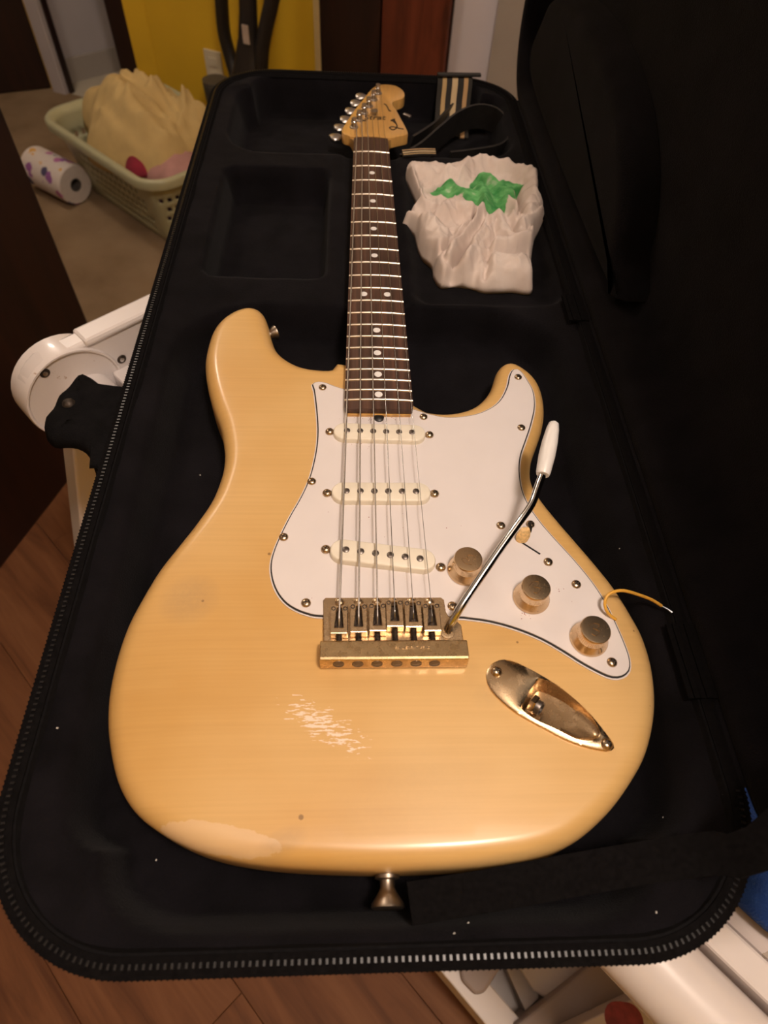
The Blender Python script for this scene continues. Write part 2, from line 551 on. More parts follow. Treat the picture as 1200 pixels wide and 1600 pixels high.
def catmull(pts, step, closed=True):
    pts = [Vector(q) for q in pts]
    n = len(pts)
    out = []
    rng = n if closed else n - 1
    for i in range(rng):
        if closed:
            p0, p1, p2, p3 = pts[(i - 1) % n], pts[i], pts[(i + 1) % n], pts[(i + 2) % n]
        else:
            p0, p1, p2, p3 = pts[max(i - 1, 0)], pts[i], pts[i + 1], pts[min(i + 2, n - 1)]
        m = max(1, int((p2 - p1).length / step + .5))
        for k in range(m):
            t = k / m
            t2, t3 = t * t, t * t * t
            out.append(.5 * ((2 * p1) + (p2 - p0) * t + (2 * p0 - 5 * p1 + 4 * p2 - p3) * t2 + (3 * p1 - p0 - 3 * p2 + p3) * t3))
    if not closed:
        out.append(pts[-1])
    return out

def resample(poly, step):
    n = len(poly)
    d = [0]
    for i in range(n):
        d.append(d[-1] + (Vector(poly[(i + 1) % n]) - Vector(poly[i])).length)
    m = int(d[-1] / step)
    out, j = [], 0
    for k in range(m):
        s = d[-1] * k / m
        while d[j + 1] < s:
            j += 1
        t = (s - d[j]) / max(1e-9, d[j + 1] - d[j])
        out.append(Vector(poly[j]).lerp(Vector(poly[(j + 1) % n]), t))
    return out

def area2(poly):
    return sum(poly[i][0] * poly[(i + 1) % len(poly)][1] - poly[(i + 1) % len(poly)][0] * poly[i][1] for i in range(len(poly)))

def ccw(poly):
    return poly if area2(poly) > 0 else poly[::-1]

def offset2(poly, d, smooth=2):
    """offset a ccw 2D outline outwards by d"""
    n = len(poly)
    ns = []
    for i in range(n):
        t = Vector((poly[(i + 1) % n][0] - poly[i - 1][0], poly[(i + 1) % n][1] - poly[i - 1][1])).normalized()
        ns.append(Vector((t.y, -t.x)))
    for _ in range(smooth):
        ns = [(ns[i - 1] + ns[i] * 2 + ns[(i + 1) % n]).normalized() for i in range(n)]
    return [Vector((poly[i][0] + ns[i].x * d, poly[i][1] + ns[i].y * d)) for i in range(n)]

def rrect(x0, x1, y0, y1, r, n=8):
    out = []
    for cx, cy, a0 in ((x1 - r, y0 + r, -90), (x1 - r, y1 - r, 0), (x0 + r, y1 - r, 90), (x0 + r, y0 + r, 180)):
        for k in range(n + 1):
            a = math.radians(a0 + 90 * k / n)
            out.append(Vector((cx + r * math.cos(a), cy + r * math.sin(a))))
    return out

def trace(pts, z, step=.004):
    """outline from traced points lying at height z, as a smooth ccw 2D polygon"""
    q = [Vector((w[1], w[2])) if w[0] == 'p' else at(w[0], w[1], w[2] if len(w) > 2 else z).xy for w in pts]
    return [Vector(w) for w in ccw(resample(catmull(q, step), step))]

def ribbon(path, wid, thick, up, n_uv=True):
    """flat band: path points, per-point width direction vectors"""
    g = G()
    rings = []
    for i, q in enumerate(path):
        t = (Vector(path[min(i + 1, len(path) - 1)]) - Vector(path[max(i - 1, 0)])).normalized()
        w = Vector(up[i] if isinstance(up, list) else up)
        w = (w - t * w.dot(t)).normalized()
        nn = t.cross(w)
        q = Vector(q)
        rings.append([q - w * wid / 2 - nn * thick / 2, q + w * wid / 2 - nn * thick / 2, q + w * wid / 2 + nn * thick / 2, q - w * wid / 2 + nn * thick / 2])
    g.loft(rings)
    return g

def font_mesh(txt, size, shear=0.0):
    cu = bpy.data.curves.new('t', 'FONT')
    cu.body = txt
    cu.size = size
    cu.shear = shear
    cu.align_x = 'CENTER'
    cu.align_y = 'CENTER'
    cu.extrude = .00012
    cu.offset = .00025 if size > .01 else 0
    o = bpy.data.objects.new('t', cu)
    COL.objects.link(o)
    dg = bpy.context.evaluated_depsgraph_get()
    me = bpy.data.meshes.new_from_object(o.evaluated_get(dg))
    vs_ = [v.co.copy() for v in me.vertices]
    fs_ = [tuple(p_.vertices) for p_ in me.polygons]
    bpy.data.objects.remove(o, do_unlink=True)
    return vs_, fs_

# ------------------------------------------------------------------ the room
AU = math.radians(43)
U = Vector((math.cos(AU), math.sin(AU), 0))      # from the table's front to its back
V = Vector((math.sin(AU), -math.cos(AU), 0))     # along the table's front
WD = Vector((0.90, -0.436, 0)).normalized()      # along the back wall
WN = Vector((-WD.y, WD.x, 0))                    # out of the room through the back wall
W0 = Vector((-1.235, 2.84, 0))

g = G(); g.box((-.3, .7, FLOOR - .05), (5.2, 6.4, .07))
floor = tag(obj('floor', g, 'bin_grey'), kind='structure')
# laminate planks, each its own board
PW, PL = .192, 1.25
rnd = random.Random(3)
for r in range(-7, 12):
    off = rnd.uniform(0, PL)
    for k in range(-3, 4):
        s0 = k * PL + off - .3
        c = Vector((-.35, .1, 0)) + U * (r * PW) + V * s0
        if not (-1.42 < c.x < 1.42 and -1.15 < c.y < 1.45):
            continue
        g = G(); g.box((0, 0, FLOOR - .006), (PL - .0008, PW - .0008, .012))
        # built along x, then turned onto V
        p_ = obj('plank', g, 'laminate', floor, smooth=0, loc=(0, 0, FLOOR - .012))
        p_.rotation_euler = (0, 0, math.atan2(V.y, V.x))
        p_.location = c + Vector((0, 0, FLOOR - .012 + Z0)) - world_loc(floor)
        md = p_.modifiers.new('bevel', 'BEVEL'); md.width = .0006; md.segments = 1

# carpet lies over the far half of the floor
g = G()
wl, wr = W0 - WD * 1.2, W0 + WD * 3.4
g.prism([(-1.95, .93), (1.9, .93), (1.9, 1.30), wr.xy, wl.xy, (-1.95, 3.15)], FLOOR, FLOOR + .012)
tag(obj('carpet', g, 'carpet', smooth=0), 'worn brown fitted carpet behind the table', 'carpet', kind='structure')

def wallbox(name, s0, s1, z0, z1, mat, d0=0.0, d1=.10, parent=None, kind='structure', bevel=0):
    g = G()
    a, b_ = W0 + WD * s0, W0 + WD * s1
    poly = [(a + WN * d0), (b_ + WN * d0), (b_ + WN * d1), (a + WN * d1)]
    g.prism([q.xy for q in poly], z0, z1)
    o = obj(name, g, mat, parent, smooth=0, bevel=bevel)
    if kind and parent is None:
        tag(o, kind=kind)
    return o

def ray_wall(px, py, d=0.0):
    """point where the sight line through a pixel meets the back wall face"""
    dr = RM @ Vector(((px - 600) / FPX, -(py - 800) / FPX, -1.0))
    P = W0 + WN * d
    t = (P - CAM).dot(WN) / dr.dot(WN)
    return CAM + dr * t
def sw(px, py, d=0.0):
    return (ray_wall(px, py, d) - W0).dot(WD)

TOP = 1.55
s_j0 = sw(96, 100)
s_j1, s_j2 = sw(176, 60, -.02), sw(206, 60, -.02)
s_c = sw(236, 60)
s_y1 = sw(503, 60)
s_d1, s_d2 = sw(594, 60, -.03), sw(701, 50, -.03)
s_w2 = sw(775, 60)
wallbox('wall_back', s_j2, s_y1, FLOOR, TOP, 'yellow_wall')
wallbox('wall_back_white', s_d2, 3.62, FLOOR, TOP, 'white_wall', .0, .10)
wallbox('wall_over_doorway', s_j0, s_j1, 1.20, TOP, 'yellow_wall')
wallbox('wall_back_left', -.9, s_j0 - .09, FLOOR, TOP, 'yellow_wall')
# dark casing right of the doorway, pale casing left of it
wallbox('trim_1', s_j1, s_j2, FLOOR, 1.24, 'dark_wood', -.02, .12, bevel=.004)
wallbox('trim_2', s_j0 - .075, s_j0 - .01, FLOOR, 1.24, 'far_wall', -.02, .03, bevel=.004)
wallbox('trim_3', s_j0 - .008, s_j0, FLOOR, 1.24, 'dark_wood', .0, .025)
# shallow pilaster of yellow wall beside the doorway
g = G()
a = W0 + WD * s_j2
c = W0 + WD * s_c
g.prism([a.xy, (a - WN * .028).xy, (c - WN * .002).xy, (c + WN * .02).xy], FLOOR, TOP)
tag(obj('wall_corner_strip', g, 'yellow_wall', smooth=0), kind='structure')
# room beyond the doorway
fa = at(99, 135, FLOOR); fb = at(183, 114, FLOOR)
fd = (fb - fa); fd.z = 0; fd.normalize(); fn = Vector((-fd.y, fd.x, 0))
g = G(); A_, B_ = fa - fd * .02, fb + fd * 1.2
g.prism([A_.xy, B_.xy, (B_ + fn * .1).xy, (A_ + fn * .1).xy], FLOOR, TOP)
tag(obj('wall_far_room', g, 'far_wall', smooth=0), kind='structure')
g = G(); g.prism([(A_ - fn * .014).xy, (B_ - fn * .014).xy, B_.xy, A_.xy], FLOOR, FLOOR + .10)
tag(obj('baseboard_far_room', g, 'base_grey', smooth=0, bevel=.004), kind='structure')
g = G(); th0, th1 = W0 + WD * (s_j0 - .1), W0 + WD * (s_j2 + .3)
g.prism([th0.xy, th1.xy, (B_).xy, (A_).xy], FLOOR, FLOOR + .010)
tag(obj('floor_far_room', g, 'tile', smooth=0), kind='structure')
# open dark door leaf at far left
dj = at(84, 143, FLOOR); dl = at(4, 152, FLOOR)
dd = (dl - dj); dd.z = 0; dd.normalize()
dn = Vector((-dd.y, dd.x, 0))
dj2 = dj + dd * .78
g = G()
if dn.dot(CAM - dj) > 0: dn = -dn
g.prism([dj.xy, dj2.xy, (dj2 + dn * .04).xy, (dj + dn * .04).xy], FLOOR + .014, 1.15)
door1 = tag(obj('door_1', g, 'dark_wood', smooth=0, bevel=.003), kind='structure')
g = G(); kz = .95
g.lathe([(.012, 0), (.012, .02), (.027, .028), (.030, .045), (.022, .058), (.0, .06)], dj + dd * .06 - dn * .0 + Vector((0, 0, kz)), -dn, 16)
obj('door_knob', g, 'brass_screw', door1)
# wooden double door / cupboard in the middle of the back wall
cupb = thing('wooden_cupboard', 'dark red-brown wooden cupboard standing beyond the far end of the case', 'cupboard', W0 + WD * ((s_y1 + s_d2) / 2) + Vector((0, 0, FLOOR + .012)))
wallbox('body', s_y1, s_d2, FLOOR + .012, 1.1, 'dark_wood', -.01, .10, cupb, None)
wallbox('door_leaf', s_y1 + .02, s_d1 - .003, FLOOR + .06, 1.05, 'dark_wood', -.03, -.01, cupb, None, .004)
wallbox('door_leaf', s_d1 + .003, s_d2 - .004, FLOOR + .06, 1.05, 'red_wood', -.03, -.01, cupb, None, .004)
wallbox('trim_4', s_y1 - .022, s_y1, FLOOR, 1.12, 'laundry_tan', -.012, .0, None)
# grey return of the white wall and the white cable duct beside it
wallbox('trim_5', s_w2, s_w2 + .10, FLOOR, TOP, 'base_grey', -.03, .0)
# remaining walls and ceiling close the room
g = G(); g.prism([(-2.0, -1.75), (2.0, -1.75), (2.0, 1.35), (1.92, 1.35), (1.92, -1.67), (-2.0, -1.67)], FLOOR, TOP)
tag(obj('wall_right', g, 'yellow_wall', smooth=0), kind='structure')
g = G(); g.prism([(-2.0, -1.75), (-1.92, -1.75), (-1.92, 3.6), (-2.0, 3.6)], FLOOR, TOP)
tag(obj('wall_left', g, 'far_wall', smooth=0), kind='structure')
g = G(); g.box((0, 1.0, TOP + .04), (4.2, 5.8, .08))
tag(obj('ceiling', g, 'ceiling', smooth=0), kind='structure')
# wall outlet
og = thing('wall_outlet', 'ivory plastic wall outlet on the yellow wall', 'outlet', ray_wall(334, 124))
def wall_pt(px, py, d): return ray_wall(px, py, d)
oc = ray_wall(336, 107)
def wplate(name, ds, dz, w, h, d0, d1, mat, parent, bevel=.002):
    g = G()
    c_ = oc + WD * ds + Vector((0, 0, dz))
    R = Matrix((WD, WN, Vector((0, 0, 1)))).transposed()
    g.box(c_ + WN * ((d0 + d1) / 2), (w, abs(d1 - d0), h), M_=R)
    return obj(name, g, mat, parent, smooth=0, bevel=bevel)
wplate('cover_plate', 0, 0, .072, .116, -.006, 0, 'outlet', og)
wplate('socket', 0, .022, .034, .028, -.009, -.006, 'outlet', og)
wplate('socket', 0, -.022, .034, .028, -.009, -.006, 'outlet', og)

# ------------------------------------------------------------------ dark chest at the left edge
cf = at(193, 641, FLOOR)
cf.z = 0.0
e1 = at(0, 890, FLOOR) - cf; e1.z = 0.0; e1.normalize()
e2 = Vector((-e1.y, e1.x, 0))
if e2.x > 0: e2 = -e2
chest = thing('dark_chest', 'tall dark mahogany chest at the left edge of the picture', 'chest', cf + e1 * .45 + e2 * .2 + Vector((0, 0, FLOOR)))
R = Matrix((e1, e2, Vector((0, 0, 1)))).transposed()
def cbox(name, a0, a1, b0, b1, z0, z1, bv=.004):
    g = G()
    g.box(cf + e1 * ((a0 + a1) / 2) + e2 * ((b0 + b1) / 2) + Vector((0, 0, FLOOR + (z0 + z1) / 2)), (a1 - a0, b1 - b0, z1 - z0), M_=R)
    return obj(name, g, 'dark_wood', chest, smooth=0, bevel=bv)
cbox('side_panel', 0, .95, .0, .025, .0, 1.25)
cbox('carcass', .02, .93, .025, .42, .02, 1.22)
cbox('top_board', -.02, .97, -.015, .44, 1.25, 1.28)
cbox('plinth', .0, .95, .025, .43, .0, .08)

# ------------------------------------------------------------------ laundry basket and what is in it
bz = -.60
r0, r1 = at(92, 196, bz), at(236, 290, bz)
bu = (r1 - r0); bu.z = 0; bl = .58; bu.normalize()
bv = Vector((-bu.y, bu.x, 0))
if bv.y < 0: bv = -bv
bc = r1 - bu * (bl / 2) + bv * .20
bc.z = FLOOR + .012
basket = thing('laundry_basket', 'sage green perforated plastic laundry basket on the carpet', 'basket', bc)
H = bz - bc.z
def bring(hh, grow, n=15):
    return [bc + bu * q.x + bv * q.y + Vector((0, 0, hh)) for q in rrect(-bl / 2 - grow, bl / 2 + grow, -.20 - grow, .20 + grow, .07 + grow, n)]
def bshape(t):   # taper: foot narrower than the rim
    return -.055 * (1 - t)
g = G()
rows = 15
rings = [resample([Vector(q) for q in bring(H * i / rows, bshape(i / rows))], .012)[:140] for i in range(rows + 1)]
N = 132
rings = []
for i in range(rows + 1):
    poly = bring(H * i / rows, bshape(i / rows), 9)
    L = 0; n = len(poly); d = [0]
    for k in range(n): d.append(d[-1] + (poly[(k + 1) % n] - poly[k]).length)
    rg = []
    j = 0
    for k in range(N):
        s = d[-1] * k / N
        while d[j + 1] < s: j += 1
        rg.append(poly[j].lerp(poly[(j + 1) % n], (s - d[j]) / (d[j + 1] - d[j])))
    rings.append(rg)
vs_ = [q for rg in rings for q in rg]
fs_ = []
for i in range(rows):
    for k in range(N):
        hole = (2 <= i <= 11) and (i % 2 == 0) and ((k + (i // 2) % 2) % 2 == 0) and (k % 33 not in (0, 1, 2, 30, 31, 32))
        if not hole:
            a, b_ = i * N + k, i * N + (k + 1) % N
            fs_.append((a, b_, b_ + N, a + N))
fs_.append(tuple(range(N)))
g.add(vs_, fs_)
obj('tub', g, 'basket', basket, solid=.0035, smooth=180)
g = G()
prof = [(.0, .0), (.006, .006), (.018, .008), (.024, .002), (.022, -.020), (.016, -.022), (.015, -.004), (.002, -.006)]
rr = [bring(H + dz, gr, 9) for gr, dz in prof]
n = len(rr[0])
vs_ = [q for rg in rr for q in rg]
fs_ = []
for i in range(len(prof)):
    for k in range(n):
        i2 = (i + 1) % len(prof)
        fs_.append((i * n + k, i * n + (k + 1) % n, i2 * n + (k + 1) % n, i2 * n + k))
g.add(vs_, fs_)
obj('rim', g, 'basket', basket, smooth=60)

def heap(name, c, rx, ry, h, mat, label, cat, ang=0.0, seed=0, folds=1.0, z0=None, n=72, rings_n=30, group=None, lean=0):
    """crumpled cloth heap: a dome with ridged folds"""
    g = G()
    rg = []
    for i in range(rings_n + 1):
        t = i / rings_n
        row = []
        for k in range(n):
            a = 2 * math.pi * k / n
            rad = t * (1 + .10 * math.sin(3 * a + seed) + .07 * math.sin(5 * a + 2 * seed))
            x, y = rx * rad * math.cos(a), ry * rad * math.sin(a)
            nz = Vector((x * 7 + seed * 3.1, y * 7, seed))
            w1 = noise.noise(nz)
            w2 = 1 - abs(noise.noise(Vector((x * 11 + w1 * 1.2, y * 5 + seed, 3.3)))) * 2
            w3 = 1 - abs(noise.noise(Vector((x * 6 + seed, y * 19 + w1, 8.3)))) * 2
            z = h * (1 - t ** 2.4) ** .8 + folds * h * (.16 * w1 + .13 * max(w2, 0) ** 2 + .10 * max(w3, 0) ** 2) * (1 - t ** 4)
            x += lean * z
            ca, sa = math.cos(ang), math.sin(ang)
            row.append(Vector((c.x + x * ca - y * sa, c.y + x * sa + y * ca, c.z + z)))
        rg.append(row)
    g.loft(rg[::-1], cap=True)
    o = obj(name, g, mat, smooth=180)
    return tag(o, label, cat, group)
ang = math.atan2(bu.y, bu.x)
cc = bc + Vector((0, 0, H - .06))
heap('purple_garment', bc + Vector((0, 0, .012)), .215, .128, .165, 'laundry_purple', 'dark purple garments filling the lower basket', 'laundry', ang, 2)
heap('tan_sheet', cc + bv * .004 - bu * .035, .285, .190, .150, 'laundry_tan', 'crumpled tan bed sheet heaped on top of the laundry basket', 'sheet', ang, 5, 1.9)
heap('pink_garment', bc + Vector((0, 0, H - .055)) + bu * .185 - bv * .045, .085, .10, .055, 'laundry_pink', 'dusty pink garment under the tan sheet in the basket', 'laundry', ang, 9)
heap('red_garment', bc + Vector((0, 0, H - .045)) + bu * .10 - bv * .125, .065, .05, .045, 'laundry_red', 'dark red garment squeezed against the basket rim', 'laundry', ang, 4)

# ------------------------------------------------------------------ paper towel roll
ra, rb = at(66, 262, FLOOR + .075), at(127, 292, FLOOR + .075)
rd = (rb - ra); rd.z = 0; rd.normalize()
rb = rb - Vector((.02, -.01, 0)); ra = rb - rd * .20
rc = (ra + rb) / 2
roll = thing('paper_towel_roll', 'printed white paper towel roll lying beside the basket', 'paper towel', Vector((rc.x, rc.y, FLOOR + .012)))
R0 = .0635
ra.z = rb.z = FLOOR + .012 + R0
g = G(); g.lathe([(.021, 0), (R0 - .004, 0), (R0, .004), (R0, .196), (R0 - .004, .20), (.021, .20), (.021, 0)], ra, rd, 40, cap=False)
obj('towel', g, 'towel_print', roll)
for e_, s_ in ((ra - rd * .0006, 1), (rb + rd * .0006, -1)):
    g = G(); g.lathe([(.021, 0), (R0 - .0045, 0), (R0 - .0045, s_ * .002), (.021, s_ * .002), (.021, 0)], e_, rd, 40, cap=False)
    obj('roll_end', g, 'paper_white', roll)
g = G(); g.lathe([(.0205, -.001), (.0205, .201), (.0185, .201), (.0185, -.001), (.0205, -.001)], ra, rd, 24, cap=False)
obj('core_tube', g, 'card', roll)

# ------------------------------------------------------------------ vacuum cleaner in front of the yellow wall
def rw(px, py, d): return ray_wall(px, py, -d)
vb = rw(372, 180, .16)
vac = thing('vacuum_cleaner', 'black upright vacuum cleaner with looping hose by yellow wall', 'vacuum', Vector((vb.x, vb.y, FLOOR + .012)))
g = G()
R = Matrix((WD, WN, Vector((0, 0, 1)))).transposed()
base_c = Vector((vb.x, vb.y, FLOOR))
ringsv = []
for z, w, d in ((.012, .15, .13), (.05, .16, .14), (.10, .15, .13), (.13, .10, .10)):
    ringsv.append([base_c + WD * q.x + WN * q.y + Vector((0, 0, z)) for q in rrect(-w, w, -d, d * .6, .05)])
g.loft(ringsv); obj('floor_head', g, 'vac_grey', vac)
g = G()
p0 = rw(390, 165, .16); top = rw(388, 90, .16)
ringsv = []
for px, py, wl_ in ((392, 260, .085), (392, 180, .085), (392, 130, .070), (390, 95, .052), (388, 60, .034), (388, 20, .030), (386, -60, .026)):
    q0 = rw(px, py, .16)
    if q0.z < FLOOR + .1: q0.z = FLOOR + .1
    ringsv.append([q0 + WD * (wl_ * math.cos(a)) + WN * (wl_ * .8 * math.sin(a)) for a in [2 * math.pi * k / 20 for k in range(20)]])
q0 = rw(386, -60, .16)
for dz, wl_ in ((.22, .024), (.42, .022), (.44, .030), (.56, .030), (.575, .018)):
    ringsv.append([q0 + Vector((0, 0, dz)) + WD * (wl_ * math.cos(a)) + WN * (wl_ * .8 * math.sin(a)) for a in [2 * math.pi * k / 20 for k in range(20)]])
g.loft(ringsv); obj('upright_body', g, 'vac_black', vac)
g = G(); g.tube(catmull([rw(384, -60, .14) + Vector((0, 0, .30)), rw(366, -60, .14) + Vector((0, 0, .27)), rw(350, -60, .14) + Vector((0, 0, .16)), rw(343, -60, .14), rw(346, 0, .13), rw(350, 50, .12), rw(360, 90, .12), rw(368, 118, .13), rw(374, 150, .15), rw(380, 190, .16)], .02, False), .0215, 14)
obj('hose', g, 'vac_black', vac)
g = G(); g.tube(catmull([rw(430, -50, .17) + Vector((0, 0, .30)), rw(430, -50, .17), rw(425, 0, .17), rw(416, 40, .17), rw(410, 75, .17), rw(408, 110, .17), rw(405, 170, .16)], .02, False), .023, 14)
obj('wand', g, 'vac_black', vac)
g = G()
ringsv = []
for px, py, rr_ in ((336, 124, .045), (338, 130, .047), (342, 160, .042), (348, 190, .03)):
    q0 = rw(px, py, .13)
    ringsv.append([q0 + WD * (rr_ * math.cos(a)) + WN * (rr_ * math.sin(a)) for a in [2 * math.pi * k / 18 for k in range(18)]])
g.loft(ringsv); obj('tool_holder', g, 'vac_grey', vac)
g = G(); g.box(rw(384, 54, .20), (.022, .004, .05), M_=R); obj('sticker', g, 'sticker', vac, smooth=0)
# ------------------------------------------------------------------ white changing table under the case
T0 = Vector((-.329, .349, 0))                    # where the left guard's inner face starts, at the rounded end
def tp(u, v, z): return T0 + U * u + V * v + Vector((0, 0, z))
TR = Matrix((U, V, Vector((0, 0, 1)))).transposed()
TL, TD = .98, .62                                # length of the front, depth
table = thing('changing_table', 'white painted wooden changing table carrying the guitar case', 'table', tp(TD / 2, TL / 2, FLOOR))
RZ = -.135
def guard(v0, v1, name='end_guard'):
    """end board with a rounded front end, standing across the table"""
    g = G()
    prof = []
    for k in range(19):
        a = math.radians(90 + 180 * k / 18)
        prof.append((-.004 + .055 * math.cos(a), RZ + .055 * math.sin(a)))
    prof += [(TD, RZ - .048), (TD, RZ + .053)]
    prof = [(u, min(z, RZ + .053)) for u, z in prof]
    g.loft([[tp(u, v, z) for u, z in prof] for v in (v0, v1)])
    return obj(name, g, 'table_white', table, smooth=50, bevel=.004)
gl = guard(-.024, 0)
g = G()                                          # thicker round boss with its raised rim at the front end
rim = [(.052, -.036), (.056, -.032), (.0565, .000), (.0555, .003), (.0535, .003), (.0515, .0005), (.0505, .0003), (.0, .0003)]
g.lathe([(0.0, -.036)] + rim, tp(-.004, 0, RZ - .002), V, 40, cap=False)
obj('end_boss', g, 'table_scuffed', table)
g = G(); g.box(tp(.335, -.012, RZ + .0504), (.62, .029, .010), M_=TR); obj('cap_strip', g, 'table_scuffed', table, smooth=0, bevel=.004)
for (px, py) in ((70, 583), (190, 561)):
    # countersunk screw holes in the guard's face
    dr = RM @ Vector(((px - 600) / FPX, -(py - 800) / FPX, -1.0))
    t = (T0 - CAM).dot(V) / dr.dot(V)
    q = CAM + dr * t
    g = G(); g.lathe([(.0, .0006), (.0044, .0006), (.0050, .0012), (.0056, .0004)], q, V, 18, cap=False)
    ho = obj('screw_hole', g, 'dark_metal', table)
    g = G(); g.lathe([(.0, .0016), (.0026, .0012), (.0030, .0004)], q - Vector((0, 0, .0006)), V, 14, cap=False)
    obj('screw', g, 'steel', ho)
gr = guard(TL, TL + .024)
# round front rail
g = G(); g.tube([tp(.010, .0, -.150), tp(.010, TL, -.150)], .0285, 32); obj('front_rail', g, 'table_white', table)
g = G(); g.box(tp(.052, TL / 2, -.150), (.022, TL, .034), M_=TR); obj('front_ledge', g, 'table_white', table, smooth=0, bevel=.003)
g = G(); g.box(tp(TD - .02, TL / 2, -.15), (.022, TL, .09), M_=TR); obj('back_rail', g, 'table_white', table, smooth=0, bevel=.003)
g = G(); g.box(tp(.05 + (TD - .09) / 2, TL / 2, -.192), (TD - .08, TL, .016), M_=TR); obj('top_board', g, 'table_white', table, smooth=0)
# legs
for (u, v) in ((.005, -.014), (TD - .03, -.014), (.005, TL + .014), (TD - .03, TL + .014)):
    sp_ = -.20 if u < .1 else .0; g = G(); g.loft([[tp(u + du, v + dv, RZ - .03) for du, dv in ((-.028, -.015), (.028, -.015), (.028, .015), (-.028, .015))], [tp(u + sp_ + du, v + dv, FLOOR) for du, dv in ((-.028, -.015), (.028, -.015), (.028, .015), (-.028, .015))]]); obj('leg', g, 'table_white', table, smooth=0, bevel=.003)
# bottom shelf: front board and floor behind it
SZ = -.70
g = G(); g.box(tp(-.047, TL / 2, SZ - .02), (.020, TL, .075), M_=TR); obj('shelf_front', g, 'shelf_white', table, smooth=0, bevel=.002)
g = G(); g.box(tp(-.0385, TL / 2, SZ + .0185), (.037, TL, .010), M_=TR); obj('shelf_lip', g, 'shelf_white', table, smooth=0, bevel=.002)
g = G(); g.box(tp(TD / 2 - .03, TL / 2, SZ - .045), (TD, TL, .015), M_=TR); obj('bottom_shelf', g, 'shelf_white', table, smooth=0, bevel=.002)

# changing pad and blue plush lying inside the rails
g = G()
ppoly = [tp(u, v, 0).xy for u, v in ((.066, .01), (TD - .035, .01), (TD - .035, TL - .01), (.066, TL - .01))]
g.prism(ppoly, -.184, -.142)
tag(obj('changing_pad', g, 'pad_print', smooth=0, bevel=.006), 'cream pad with small brown motifs on the white table', 'pad')
pc = at(1262, 1300, -.115)
def cushion(name, c, rx, ry, h, mat, label, cat, ang):
    g = G()
    rg = []
    nn, mm = 56, 20
    for i in range(mm + 1):
        ph = -math.pi / 2 + math.pi * i / mm
        row = []
        for k in range(nn):
            a = 2 * math.pi * k / nn
            sx = math.copysign(abs(math.cos(a)) ** .75, math.cos(a)); sy = math.copysign(abs(math.sin(a)) ** .75, math.sin(a))
            r_ = math.cos(ph) ** .6 if math.cos(ph) > 1e-6 else 0
            x, y, z = rx * sx * r_, ry * sy * r_, h * math.sin(ph)
            w = noise.noise(Vector((x * 22, y * 22, z * 10))) * .006
            row.append(Vector((c.x + x * math.cos(ang) - y * math.sin(ang), c.y + x * math.sin(ang) + y * math.cos(ang), c.z + h + z + w * max(0, math.sin(ph)))))
        rg.append(row)
    g.loft(rg)
    return tag(obj(name, g, mat, smooth=180), label, cat)
cushion('blue_cushion', Vector((pc.x, pc.y, -.1415)), .075, .058, .014, 'blue_plush', 'blue plush cushion on the cream pad by the case corner', 'cushion', AU)

# things on the lower shelf, seen past the near edge of the case
def slab(name, pts, z0, z1, mat, label, cat, bev=.003, r=None):
    g = G(); g.prism([at(a, b_, z1).xy for a, b_ in pts], z0, z1)
    return tag(obj(name, g, mat, smooth=0, bevel=bev), label, cat)
sb = SZ - .0375
slab('plastic_tray', [(714, 1480), (790, 1478), (783, 1512), (757, 1552), (743, 1555), (722, 1533)], SZ + .024, SZ + .036, 'bin_grey', 'flat grey plastic tray corner on the lower shelf', 'tray', .004)
for k in range(4):
    zk = sb + .012 * k
    slab('book', [(773 + k, 1480), (830 + k, 1480), (842, 1560), (818 + k, 1580)], zk, zk + .0114, 'paper', ['bottom', 'second lowest', 'second highest', 'topmost'][k] + ' grey book of the stack on the lower shelf', 'book', .001)
slab('floral_cloth', [(792, 1480), (960, 1480), (945, 1500), (858, 1562), (834, 1548)], sb + .0485, sb + .056, 'floral', 'white cloth with yellow flowers on the lower shelf', 'cloth', .003)
BZ1 = sb + .085
g = G()
poly = [at(a, b_, BZ1).xy for a, b_ in ((948, 1488), (806, 1602), (966, 1702), (1110, 1590))]
g.prism(poly, sb, BZ1)
bino = tag(obj('storage_bin', g, 'bin_grey', smooth=0, bevel=.003), 'grey-beige storage bin below the round white rail', 'bin')
g = G()
poly = [at(a, b_, BZ1 + .06).xy for a, b_ in ((1003, 1553), (880, 1612), (950, 1680), (1075, 1622))]
g.prism(poly, BZ1 + .0005, BZ1 + .06)
bx = tag(obj('printed_box', g, 'pad_print', smooth=0, bevel=.002), 'white printed box with a round dark red spot, below the rail', 'box')
g = G()
c0 = at(975, 1593, BZ1 + .06); nn = 26
ring = []
for k in range(nn):
    a = 2 * math.pi * k / nn
    r_ = .0215 * (1 + .10 * math.cos(2 * a + .5) - .10 * max(0, math.sin(a)) ** 6)
    ring.append((c0.x + r_ * math.cos(a), c0.y + r_ * math.sin(a)))
g.prism(ring, BZ1 + .0598, BZ1 + .0606); tag(obj('red_spot', g, 'red_print', bx, smooth=0), 'round dark red print')

